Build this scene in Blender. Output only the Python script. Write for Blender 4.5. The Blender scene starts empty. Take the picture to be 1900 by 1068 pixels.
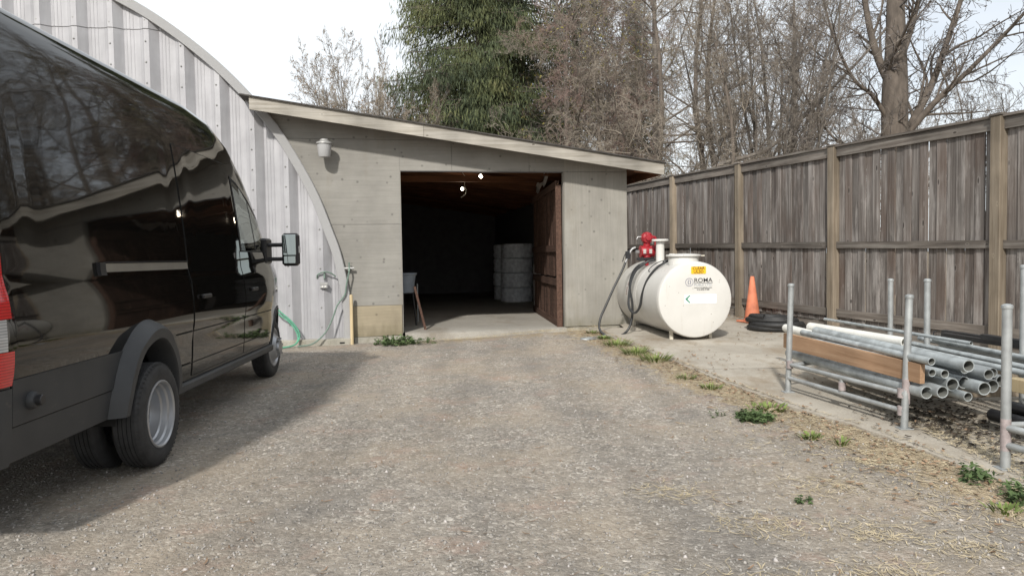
import bpy, math, random
import numpy as np
from mathutils import Vector, Matrix, noise
R = math.radians
rnd = random.Random(7)
scene = bpy.context.scene

# ---------------------------------------------------------------- camera
cam_d = bpy.data.cameras.new('camera'); cam = bpy.data.objects.new('camera', cam_d)
scene.collection.objects.link(cam); scene.camera = cam
cam_d.sensor_width = 36; cam_d.lens = 26.0; cam_d.clip_start = .05; cam_d.clip_end = 2000
PITCH, ROLL = math.atan(58/1372), .016
_f = Vector((0, math.cos(PITCH), -math.sin(PITCH))); _u = Vector((0, math.sin(PITCH), math.cos(PITCH)))
_x = Vector((1, 0, 0))
cr = _x*math.cos(ROLL) - _u*math.sin(ROLL); cu = _u*math.cos(ROLL) + _x*math.sin(ROLL)
m3 = Matrix((cr, cu, -_f)).transposed()
cam.matrix_world = Matrix.Translation((0, 0, 1.40)) @ m3.to_4x4()

# ---------------------------------------------------------------- sky and sun
SUN_EL, SUN_TRAVEL = R(36), R(12.5)          # light travels forward and a little to the right
wd = bpy.data.worlds.new('World'); scene.world = wd; wd.use_nodes = True
nt = wd.node_tree; nt.nodes.clear()
def N(t, **k):
    n = nt.nodes.new(t)
    for a, b in k.items(): setattr(n, a, b)
    return n
sky = N('ShaderNodeTexSky', sky_type='NISHITA', sun_disc=False, sun_elevation=SUN_EL,
        sun_rotation=R(180)+SUN_TRAVEL, air_density=1.0, dust_density=3.0, ozone_density=1.0)
b1 = N('ShaderNodeBackground'); b1.inputs[1].default_value = .10
nt.links.new(sky.outputs[0], b1.inputs[0])
tc = N('ShaderNodeTexCoord'); mp = N('ShaderNodeMapping'); mp.inputs['Scale'].default_value = (1.2, 1.2, 3.0)
mp.inputs['Location'].default_value = (.35, .2, .1)
nz = N('ShaderNodeTexNoise'); nz.inputs['Scale'].default_value = 1.6; nz.inputs['Detail'].default_value = 5
rp = N('ShaderNodeValToRGB'); rp.color_ramp.elements[0].position = .33; rp.color_ramp.elements[1].position = .62
rp.color_ramp.elements[0].color = (.62,)*3+(1,); rp.color_ramp.elements[1].color = (.97,)*3+(1,)
b2 = N('ShaderNodeBackground'); b2.inputs[0].default_value = (.93, .97, 1.0, 1); b2.inputs[1].default_value = 1.02
mx = N('ShaderNodeMixShader'); ow = N('ShaderNodeOutputWorld')
nt.links.new(tc.outputs['Generated'], mp.inputs[0]); nt.links.new(mp.outputs[0], nz.inputs['Vector'])
nt.links.new(nz.outputs['Fac'], rp.inputs[0]); nt.links.new(rp.outputs[0], mx.inputs[0])
nt.links.new(b1.outputs[0], mx.inputs[1]); nt.links.new(b2.outputs[0], mx.inputs[2]); nt.links.new(mx.outputs[0], ow.inputs[0])
sd = bpy.data.lights.new('sun', 'SUN'); sun = bpy.data.objects.new('sun', sd); scene.collection.objects.link(sun)
sd.energy = 3.4; sd.angle = R(3.0); sd.color = (1, .955, .89)
_d = Vector((math.sin(SUN_TRAVEL)*math.cos(SUN_EL), math.cos(SUN_TRAVEL)*math.cos(SUN_EL), -math.sin(SUN_EL)))
sun.rotation_euler = _d.to_track_quat('-Z', 'Y').to_euler(); sun.location = (-3, -20, 18)
scene.view_settings.view_transform = 'Standard'; scene.view_settings.look = 'None'
scene.view_settings.exposure = 0.26; scene.view_settings.gamma = 1.0; scene.view_settings.use_curve_mapping = False
scene.render.engine = 'CYCLES'

# ---------------------------------------------------------------- materials
def newmat(name):
    m = bpy.data.materials.new(name); m.use_nodes = True
    return m, m.node_tree, m.node_tree.nodes['Principled BSDF']
def col4(c): return (c[0], c[1], c[2], 1)
def coords(t, scale=(1, 1, 1), rand=False):
    tc = t.nodes.new('ShaderNodeTexCoord'); mp = t.nodes.new('ShaderNodeMapping')
    src = tc.outputs['Object']
    if rand:
        oi = t.nodes.new('ShaderNodeObjectInfo'); sc = t.nodes.new('ShaderNodeVectorMath'); sc.operation = 'SCALE'
        cb = t.nodes.new('ShaderNodeCombineXYZ'); sc.inputs['Scale'].default_value = 37.0
        for i in range(3): t.links.new(oi.outputs['Random'], cb.inputs[i])
        t.links.new(cb.outputs[0], sc.inputs[0])
        ad = t.nodes.new('ShaderNodeVectorMath'); ad.operation = 'ADD'
        t.links.new(src, ad.inputs[0]); t.links.new(sc.outputs[0], ad.inputs[1]); src = ad.outputs[0]
    t.links.new(src, mp.inputs[0]); mp.inputs['Scale'].default_value = scale
    return mp.outputs[0]
def noise_n(t, vec, scale, detail=4, rough=.55):
    n = t.nodes.new('ShaderNodeTexNoise'); n.inputs['Scale'].default_value = scale
    n.inputs['Detail'].default_value = detail; n.inputs['Roughness'].default_value = rough
    t.links.new(vec, n.inputs['Vector']); return n.outputs['Fac']
def ramp(t, fac, stops):
    r = t.nodes.new('ShaderNodeValToRGB'); cr_ = r.color_ramp
    while len(cr_.elements) < len(stops): cr_.elements.new(.5)
    for e, (p, c) in zip(cr_.elements, stops):
        e.position = p; e.color = col4(c) if hasattr(c, '__len__') else (c, c, c, 1)
    t.links.new(fac, r.inputs[0]); return r.outputs[0]
def mix(t, a, b, fac, mode='MIX'):
    n = t.nodes.new('ShaderNodeMix'); n.data_type = 'RGBA'; n.blend_type = mode
    for s, v in ((n.inputs[0], fac), (n.inputs[6], a), (n.inputs[7], b)):
        if hasattr(v, 'is_output'): t.links.new(v, s)
        elif hasattr(v, '__len__'): s.default_value = col4(v)
        else: s.default_value = v
    return n.outputs[2]
def bump(t, bs, h, dist, strength=1.0):
    b = t.nodes.new('ShaderNodeBump'); b.inputs['Distance'].default_value = dist; b.inputs['Strength'].default_value = strength
    t.links.new(h, b.inputs['Height']); t.links.new(b.outputs[0], bs.inputs['Normal'])
def simple(name, c, rough=.6, metal=0, var=.15, scale=6, stretch=(1, 1, 1), bmp=0, bscale=40, rand=False, coat=0, spec=None):
    m, t, bs = newmat(name); v = coords(t, stretch, rand)
    f = noise_n(t, v, scale, 5)
    lo = tuple(x*(1-var) for x in c); hi = tuple(min(1, x*(1+var)) for x in c)
    t.links.new(ramp(t, f, [(.3, lo), (.7, hi)]), bs.inputs['Base Color'])
    bs.inputs['Roughness'].default_value = rough; bs.inputs['Metallic'].default_value = metal
    bs.inputs['Coat Weight'].default_value = coat
    if spec is not None: bs.inputs['Specular IOR Level'].default_value = spec
    if bmp: bump(t, bs, noise_n(t, v, bscale, 4), bmp)
    return m
def wood(name, dark, mid, light, axis='z', rough=.85, knots=True, bmp=.002, streak=None):
    """weathered board: grain streaks along an axis, knots, stains"""
    m, t, bs = newmat(name)
    st = {'x': (.35, 9, 9), 'y': (9, .35, 9), 'z': (9, 9, .35)}[axis]
    v = coords(t, st, True); v1 = coords(t, (1, 1, 1), True)
    g = noise_n(t, v, 3.0, 7, .7); big = noise_n(t, v1, 1.3, 3)
    c = ramp(t, g, [(.28, dark), (.5, mid), (.72, light)])
    oi = t.nodes.new('ShaderNodeObjectInfo')
    c = mix(t, c, ramp(t, oi.outputs['Random'], [(0, .74), (.5, .97), (1, 1.18)]), 1.0, 'MULTIPLY')
    c = mix(t, c, ramp(t, big, [(.3, .58), (.7, 1.22)]), .85, 'MULTIPLY')
    if streak: c = mix(t, c, (.38, .355, .335), ramp(t, noise_n(t, coords(t, (6, 6, .8), True), 1.3, 6, .75), [(.50, 0), (.68, .75)]))
    if streak: c = mix(t, c, streak, ramp(t, noise_n(t, v1, .8, 4), [(.5, 0), (.72, .7)]))
    if knots:
        vk = t.nodes.new('ShaderNodeTexVoronoi'); vk.inputs['Scale'].default_value = 4.2
        ks = {'x': (.8, 0, 1.6), 'y': (0, .8, 1.6), 'z': (1.6, 0, .8)}[axis]
        t.links.new(coords(t, ks, True), vk.inputs['Vector'])
        c = mix(t, c, tuple(x*.45 for x in dark), ramp(t, vk.outputs['Distance'], [(.05, .85), (.13, 0)]))
        c = mix(t, c, tuple(min(1, x*1.35) for x in light), ramp(t, vk.outputs['Distance'], [(.09, 0), (.12, .25), (.16, 0)]))
    t.links.new(c, bs.inputs['Base Color']); bs.inputs['Roughness'].default_value = rough
    bs.inputs['Specular IOR Level'].default_value = .25
    bump(t, bs, g, bmp); return m
MT = {}
def emis(name, c, s):
    m, t, bs = newmat(name); bs.inputs['Emission Color'].default_value = col4(c); bs.inputs['Emission Strength'].default_value = s
    bs.inputs['Base Color'].default_value = col4(c); return m

# ground: packed gravel and asphalt millings, tan dirt patches, straw toward the concrete edge
def ground_mat():
    m, t, bs = newmat('gravel_ground'); v = coords(t)
    vor = t.nodes.new('ShaderNodeTexVoronoi'); vor.inputs['Scale'].default_value = 54; vor.inputs['Randomness'].default_value = 1
    wv = t.nodes.new('ShaderNodeVectorMath'); wv.operation = 'ADD'
    nn = t.nodes.new('ShaderNodeTexNoise'); nn.inputs['Scale'].default_value = 25
    sc = t.nodes.new('ShaderNodeVectorMath'); sc.operation = 'SCALE'; sc.inputs['Scale'].default_value = .03
    t.links.new(v, nn.inputs['Vector']); t.links.new(nn.outputs['Color'], sc.inputs[0])
    t.links.new(v, wv.inputs[0]); t.links.new(sc.outputs[0], wv.inputs[1]); t.links.new(wv.outputs[0], vor.inputs['Vector'])
    sp = t.nodes.new('ShaderNodeSeparateColor'); t.links.new(vor.outputs['Color'], sp.inputs[0])
    fine = noise_n(t, v, 190, 3, .7); med = noise_n(t, v, 9, 6, .65); big = noise_n(t, v, .75, 5, .6)
    c = ramp(t, sp.outputs[0], [(0, (.19, .18, .167)), (.5, (.31, .295, .27)), (.88, (.43, .41, .38)), (1, (.72, .70, .66))])
    packed = ramp(t, noise_n(t, v, 2.6, 7, .72), [(.38, .12), (.62, .62)])
    c = mix(t, c, (.315, .294, .262), packed)
    c = mix(t, c, ramp(t, fine, [(.3, .62), (.7, 1.35)]), .8, 'MULTIPLY')
    c = mix(t, c, ramp(t, med, [(.3, .70), (.7, 1.26)]), .8, 'MULTIPLY')
    c = mix(t, c, (.39, .335, .265), ramp(t, big, [(.45, 0), (.64, .5)]))
    c = mix(t, c, (.42, .30, .25), ramp(t, noise_n(t, v, 1.9, 5, .7), [(.55, 0), (.68, .42)]))
    c = mix(t, c, (.215, .21, .203), ramp(t, noise_n(t, coords(t, (1.3, .8, 1)), 1.1, 5), [(.52, 0), (.64, .42)]))
    # tan straw and dirt strip along the pad edge (vertex mask painted from the real edge line)
    at = t.nodes.new('ShaderNodeAttribute'); at.attribute_name = 'straw'
    sn = noise_n(t, v, 5, 6, .7)
    ma = t.nodes.new('ShaderNodeMath'); ma.operation = 'ADD'; t.links.new(at.outputs['Fac'], ma.inputs[0]); t.links.new(sn, ma.inputs[1])
    c = mix(t, c, mix(t, (.27, .215, .145), (.52, .44, .30), ramp(t, noise_n(t, v, 45, 4, .7), [(.35, 0), (.65, 1)])), ramp(t, ma.outputs[0], [(.86, 0), (1.12, .8)]))
    lane = noise_n(t, coords(t, (1.5, .16, 1)), 1.3, 4)
    c = mix(t, c, ramp(t, lane, [(.36, .84), (.62, 1.08)]), .9, 'MULTIPLY')
    c = mix(t, c, (1.0, .955, .905), 1.0, 'MULTIPLY')
    t.links.new(c, bs.inputs['Base Color']); bs.inputs['Roughness'].default_value = .93; bs.inputs['Specular IOR Level'].default_value = .2
    a2 = t.nodes.new('ShaderNodeMath'); a2.operation = 'MULTIPLY_ADD'; a2.inputs[1].default_value = -.9
    t.links.new(vor.outputs['Distance'], a2.inputs[0]); t.links.new(fine, a2.inputs[2])
    a3 = t.nodes.new('ShaderNodeMath'); a3.operation = 'MULTIPLY_ADD'; a3.inputs[1].default_value = 2.2
    t.links.new(med, a3.inputs[0]); t.links.new(a2.outputs[0], a3.inputs[2])
    bump(t, bs, a3.outputs[0], .0075); return m
MT['ground'] = ground_mat()
def concrete_mat(name, a, b, stain, sc=1.0):
    m, t, bs = newmat(name); v = coords(t)
    c = ramp(t, noise_n(t, v, 1.2*sc, 7, .65), [(.3, a), (.7, b)])
    c = mix(t, c, stain, ramp(t, noise_n(t, coords(t, (1, .45, 1)), 1.6*sc, 6, .7), [(.50, 0), (.66, .65)]))
    c = mix(t, c, ramp(t, noise_n(t, v, 60, 4, .7), [(.3, .8), (.7, 1.15)]), .8, 'MULTIPLY')
    t.links.new(c, bs.inputs['Base Color']); bs.inputs['Roughness'].default_value = .9; bs.inputs['Specular IOR Level'].default_value = .25
    bump(t, bs, noise_n(t, v, 30, 6, .7), .004); return m
MT['pad'] = concrete_mat('worn_concrete', (.30, .27, .225), (.45, .415, .355), (.23, .175, .115))
MT['floor'] = concrete_mat('floor_concrete', (.27, .255, .225), (.38, .36, .32), (.2, .17, .13), .7)
MT['curb'] = concrete_mat('curb_concrete', (.25, .24, .2), (.42, .4, .35), (.2, .18, .13), 2)
# plywood wall: horizontal grain, small dark knots
def ply_mat(name, base, axis, stain=None):
    m, t, bs = newmat(name)
    st = (.3, 4, 7) if axis == 'x' else (7, 4, .25)
    v = coords(t, st); v1 = coords(t)
    g = noise_n(t, v, 4, 8, .7)
    lo = tuple(x*.87 for x in base); hi = tuple(x*1.10 for x in base)
    c = ramp(t, g, [(.3, lo), (.7, hi)])
    c = mix(t, c, ramp(t, noise_n(t, v1, .9, 6, .65), [(.3, .76), (.7, 1.16)]), .9, 'MULTIPLY')
    c = mix(t, c, (.20, .17, .125), ramp(t, noise_n(t, coords(t, (1, 1, .35)), 2.2, 6, .7), [(.56, 0), (.72, .35)]))
    vk = t.nodes.new('ShaderNodeTexVoronoi'); vk.inputs['Scale'].default_value = 6.0
    t.links.new(coords(t, (1, 0, 1)), vk.inputs['Vector'])
    c = mix(t, c, tuple(x*.42 for x in base), ramp(t, vk.outputs['Distance'], [(.07, .7), (.16, 0)]))
    if stain: # damp algae and earth splash near the foot of the wall
        sx = t.nodes.new('ShaderNodeSeparateXYZ'); t.links.new(v1, sx.inputs[0])
        mm = t.nodes.new('ShaderNodeMath'); mm.operation = 'MULTIPLY_ADD'; mm.inputs[1].default_value = .55
        t.links.new(noise_n(t, coords(t, (3, 1, .8)), 2.5, 5), mm.inputs[0]); t.links.new(sx.outputs[2], mm.inputs[2])
        c = mix(t, c, stain, ramp(t, mm.outputs[0], [(.30, .75), (.62, .0)]))
    t.links.new(c, bs.inputs['Base Color']); bs.inputs['Roughness'].default_value = .88; bs.inputs['Specular IOR Level'].default_value = .2
    bump(t, bs, g, .0015); return m
MT['ply'] = ply_mat('weathered_plywood', (.268, .259, .236), 'x')
MT['ply_low'] = ply_mat('weathered_plywood_low', (.285, .253, .205), 'x', (.16, .14, .09))
MT['ply_v'] = ply_mat('weathered_plywood_upright', (.292, .280, .250), 'z', (.16, .15, .10))
MT['ply_board'] = ply_mat('yellowed_board', (.33, .285, .205), 'x', (.15, .13, .08))
MT['fascia'] = wood('fascia_wood', (.25, .225, .185), (.385, .36, .315), (.48, .455, .41), 'x')
MT['fence'] = wood('fence_board_wood', (.070, .058, .052), (.155, .138, .126), (.29, .270, .252), 'z', streak=(.095, .062, .046))
MT['fence_rail'] = wood('fence_rail_wood', (.07, .057, .048), (.160, .140, .122), (.26, .24, .215), 'x')
MT['post'] = wood('fence_post_wood', (.16, .125, .088), (.26, .215, .162), (.36, .31, .245), 'z')
MT['beam'] = wood('timber_beam', (.26, .155, .088), (.37, .235, .145), (.46, .31, .20), 'y')
MT['planks'] = wood('old_brown_planks', (.045, .026, .018), (.09, .052, .038), (.15, .09, .065), 'y')
MT['joist'] = wood('joist_wood', (.08, .035, .018), (.15, .065, .032), (.2, .09, .05), 'x')
MT['stake'] = wood('tan_stake', (.3, .23, .14), (.42, .34, .21), (.5, .42, .28), 'z', knots=False)
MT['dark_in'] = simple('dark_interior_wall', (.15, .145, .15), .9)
MT['hut'] = None
def hut_mat():
    m, t, bs = newmat('galvanised_sheet'); v = coords(t, (1, 1, .12)); v1 = coords(t)
    c = ramp(t, noise_n(t, v, 9, 4, .6), [(.3, (.335, .333, .348)), (.7, (.405, .405, .42))])
    c = mix(t, c, ramp(t, noise_n(t, v1, 2.0, 4), [(.3, .82), (.7, 1.1)]), .8, 'MULTIPLY')
    t.links.new(c, bs.inputs['Base Color']); bs.inputs['Metallic'].default_value = .12
    t.links.new(ramp(t, noise_n(t, v, 8, 4), [(.3, .42), (.7, .62)]), bs.inputs['Roughness'])
    bump(t, bs, noise_n(t, v1, 3, 3), .003); return m
MT['hut'] = hut_mat()
def trim_mat():
    m, t, bs = newmat('ribbed_trim'); 
    tcn = t.nodes.new('ShaderNodeTexCoord'); w = t.nodes.new('ShaderNodeTexWave'); w.inputs['Scale'].default_value = 26
    w.bands_direction = 'Z'; w.inputs['Distortion'].default_value = 0; t.links.new(tcn.outputs['Object'], w.inputs['Vector'])
    t.links.new(ramp(t, w.outputs['Fac'], [(.2, (.30, .30, .30)), (.8, (.44, .44, .44))]), bs.inputs['Base Color'])
    bs.inputs['Metallic'].default_value = .3; bs.inputs['Roughness'].default_value = .5
    bump(t, bs, w.outputs['Fac'], .003); return m
MT['trim'] = trim_mat()
MT['shingle'] = simple('dark_shingles', (.06, .055, .05), .95, bmp=.01, bscale=30, var=.4)
MT['galv'] = simple('galvanised_pipe', (.40, .43, .435), .48, .4, .30, 9, bmp=.0006, bscale=60)
MT['galv_dull'] = simple('dull_galvanised_pipe', (.30, .32, .325), .55, .45, .3, 7, bmp=.001, bscale=50)
MT['galv_in'] = simple('pipe_bore', (.19, .195, .18), .8, .1)
MT['rack'] = simple('rack_pipe', (.34, .355, .355), .5, .35, .25, 8, bmp=.001, bscale=50)
MT['rack_rust'] = simple('rack_weld_primer', (.32, .275, .27), .7, .1, .3, 20)
MT['pvc'] = simple('white_pvc', (.68, .675, .63), .4, 0, .08)
def tank_mat():
    m, t, bs = newmat('white_tank_paint'); v = coords(t)
    c = ramp(t, noise_n(t, v, 3, 5), [(.3, (.57, .56, .53)), (.7, (.63, .62, .59))])
    c = mix(t, c, (.36, .27, .17), ramp(t, noise_n(t, coords(t, (5, 5, .8)), 2.6, 6, .75), [(.60, 0), (.78, .38)]))
    vk = t.nodes.new('ShaderNodeTexVoronoi'); vk.inputs['Scale'].default_value = 9; t.links.new(v, vk.inputs['Vector'])
    c = mix(t, c, (.12, .09, .06), ramp(t, vk.outputs['Distance'], [(.045, .6), (.08, 0)]))
    t.links.new(c, bs.inputs['Base Color']); bs.inputs['Roughness'].default_value = .36
    bump(t, bs, noise_n(t, v, 2.5, 3), .004); return m
MT['tank'] = tank_mat()
MT['tank_dirty'] = simple('scuffed_white_paint', (.60, .56, .47), .5, 0, .2, 12)
MT['red'] = simple('red_pump_paint', (.30, .014, .022), .45, 0, .15)
MT['rubber'] = simple('black_rubber', (.022, .022, .022), .6, 0, .3, 20, bmp=.001)
MT['hose_grey'] = simple('dark_hose', (.022, .023, .024), .5, 0, .2)
MT['black_pl'] = simple('black_plastic', (.018, .018, .02), .4, 0, .3)
MT['steel'] = simple('steel', (.26, .26, .26), .5, .6)
MT['yellow'] = simple('yellow_sticker', (.80, .50, .015), .45, 0, .05)
MT['ink'] = simple('black_ink', (.02, .02, .022), .6)
MT['ink_red'] = simple('dark_red_ink', (.12, .02, .008), .6)
MT['ink_blue'] = simple('slate_ink', (.16, .16, .24), .6)
MT['ink_grey'] = simple('grey_ink', (.33, .36, .40), .6)
MT['sticker'] = simple('white_sticker', (.80, .84, .84), .4, 0, .03)
MT['ink_green'] = simple('green_ink', (.03, .22, .13), .6)
MT['cone'] = simple('faded_orange_plastic', (.56, .185, .10), .75, 0, .28, 5)
MT['concrete_paint'] = simple('grey_fixture', (.33, .33, .32), .5, .2)
MT['lens'] = simple('frosted_lens', (.36, .36, .36), .25, 0, .05)
MT['green_hose'] = simple('green_hose', (.10, .34, .22), .45, 0, .2, 30)
MT['green_hose2'] = simple('dull_green_hose', (.14, .20, .165), .5, 0, .2, 30)
MT['bulb'] = emis('lit_bulb', (1, .90, .74), 30)
MT['cable'] = simple('white_cable', (.6, .58, .5), .5)
MT['drum'] = simple('blue_grey_wrap', (.72, .75, .80), .5, 0, .3, 9)
MT['tub'] = simple('blue_grey_plastic', (.20, .23, .27), .5)
MT['cloth'] = simple('dirty_white_cloth', (.45, .42, .40), .9, bmp=.004, bscale=20)
# van
def paint_mat():
    m, t, bs = newmat('black_gloss_paint'); v = coords(t)
    bs.inputs['Roughness'].default_value = .035
    sx = t.nodes.new('ShaderNodeSeparateXYZ'); t.links.new(v, sx.inputs[0]); mm = t.nodes.new('ShaderNodeMath'); mm.operation = 'MULTIPLY_ADD'; mm.inputs[1].default_value = .9
    t.links.new(noise_n(t, coords(t, (1, 1, 2)), 3.5, 7, .7), mm.inputs[0]); t.links.new(sx.outputs[2], mm.inputs[2])
    dust = ramp(t, mm.outputs[0], [(.88, .17), (1.35, .02)])
    t.links.new(mix(t, (.0035, .0033, .003), (.16, .145, .125), dust), bs.inputs['Base Color'])
    t.links.new(ramp(t, mm.outputs[0], [(.85, .11), (1.4, .035)]), bs.inputs['Roughness'])
    bs.inputs['IOR'].default_value = 1.45; bs.inputs['Specular IOR Level'].default_value = .5
    bs.inputs['Coat Weight'].default_value = .25; bs.inputs['Coat Roughness'].default_value = .01; bs.inputs['Coat IOR'].default_value = 1.6
    bump(t, bs, noise_n(t, coords(t, (1, .6, 1)), 1.6, 1), .0022); return m
MT['paint'] = paint_mat()
def clad_mat():
    m, t, bs = newmat('grey_body_plastic'); v = coords(t)
    c = ramp(t, noise_n(t, v, 4, 5), [(.3, (.028, .030, .033)), (.7, (.044, .046, .049))])
    c = mix(t, c, (.16, .145, .125), ramp(t, noise_n(t, coords(t, (1, 1, 3)), 7, 6, .7), [(.62, 0), (.74, .5)]))
    t.links.new(c, bs.inputs['Base Color']); bs.inputs['Roughness'].default_value = .52
    bump(t, bs, noise_n(t, v, 400, 2), .0006); return m
MT['clad'] = clad_mat()
MT['gap'] = simple('seam_rubber', (.006, .006, .006), .8)
def glass_mat():
    m, t, bs = newmat('tinted_glass'); bs.inputs['Base Color'].default_value = (.33, .36, .34, 1)
    bs.inputs['Roughness'].default_value = .01; bs.inputs['Transmission Weight'].default_value = 1; bs.inputs['IOR'].default_value = 1.1
    bs.inputs['Specular IOR Level'].default_value = .8
    return m
MT['glass'] = glass_mat()
MT['mirror'] = simple('mirror_glass', (.78, .86, .83), .02, 1.0, .01)
def light_mat(name, c):
    m, t, bs = newmat(name); w = t.nodes.new('ShaderNodeTexWave'); w.inputs['Scale'].default_value = 22; w.bands_direction = 'Z'
    t.links.new(coords(t), w.inputs['Vector'])
    t.links.new(ramp(t, w.outputs['Fac'], [(.1, tuple(x*.6 for x in c)), (.9, c)]), bs.inputs['Base Color'])
    bs.inputs['Roughness'].default_value = .1; bs.inputs['Coat Weight'].default_value = 1; return m
MT['tail_red'] = light_mat('red_lens', (.62, .012, .012)); MT['tail_clear'] = light_mat('clear_lens', (.5, .5, .5))
MT['rim'] = simple('silver_rim', (.42, .43, .45), .38, .75, .12)
MT['tyre'] = simple('tyre_rubber', (.030, .030, .031), .75, 0, .35, 14, bmp=.0015, bscale=80)
MT['track'] = simple('brushed_track', (.33, .32, .29), .35, .7, .1)
MT['bark'] = simple('grey_bark', (.155, .138, .12), .95, 0, .35, 9, (1, 1, .25), .03, 14)
MT['bark2'] = simple('brown_bark', (.120, .100, .083), .95, 0, .35, 9, (1, 1, .3), .02, 14)
MT['twig'] = simple('grey_brown_twigs', (.235, .205, .175), .9, 0, .35, .8)
MT['twig_tan'] = simple('tan_twigs', (.28, .242, .195), .9, 0, .35, .8)
MT['twig_red'] = simple('reddish_twigs', (.25, .175, .15), .9, 0, .3, .8)
MT['twig_dark'] = simple('dark_twigs', (.135, .120, .112), .9, 0, .3, .8)
MT['bud'] = simple('yellow_green_buds', (.24, .21, .055), .8, 0, .35, 3)
def leafmat(name, stops, sc=.55, tr=.25):
    m, t, bs = newmat(name); v = coords(t)
    c = ramp(t, noise_n(t, v, sc, 5, .75), stops)
    c = mix(t, c, ramp(t, noise_n(t, v, 9, 3), [(.3, .55), (.7, 1.5)]), .8, 'MULTIPLY')
    t.links.new(c, bs.inputs['Base Color']); bs.inputs['Roughness'].default_value = .85; bs.inputs['Specular IOR Level'].default_value = .2
    return m
MT['needles'] = leafmat('spruce_needles', [(.28, (.038, .052, .038)), (.45, (.062, .078, .044)), (.58, (.10, .112, .048)), (.7, (.15, .14, .07))])
MT['needles_d'] = leafmat('dark_spruce_needles', [(.3, (.05, .065, .042)), (.55, (.09, .10, .055)), (.75, (.16, .135, .09))])
MT['weed'] = leafmat('weed_leaves', [(.3, (.060, .092, .038)), (.6, (.092, .135, .055)), (.75, (.15, .17, .085))], 6)
MT['grass'] = leafmat('short_grass', [(.3, (.09, .13, .035)), (.6, (.15, .19, .06)), (.75, (.25, .24, .10))], 5)
MT['straw'] = simple('dry_straw', (.43, .36, .24), .9, 0, .35, 11)
MT['leaf_brown'] = simple('dead_leaves', (.24, .16, .10), .9, 0, .45, 11)
MT['rack_shade'] = simple('painted_rack_shade', (.055, .042, .03), .95, 0, .5, 20)  # dark colour stands in for the shadow beneath the pipe rack
MT['stone'] = simple('loose_stones', (.27, .255, .235), .9, 0, .55, 14)

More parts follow.
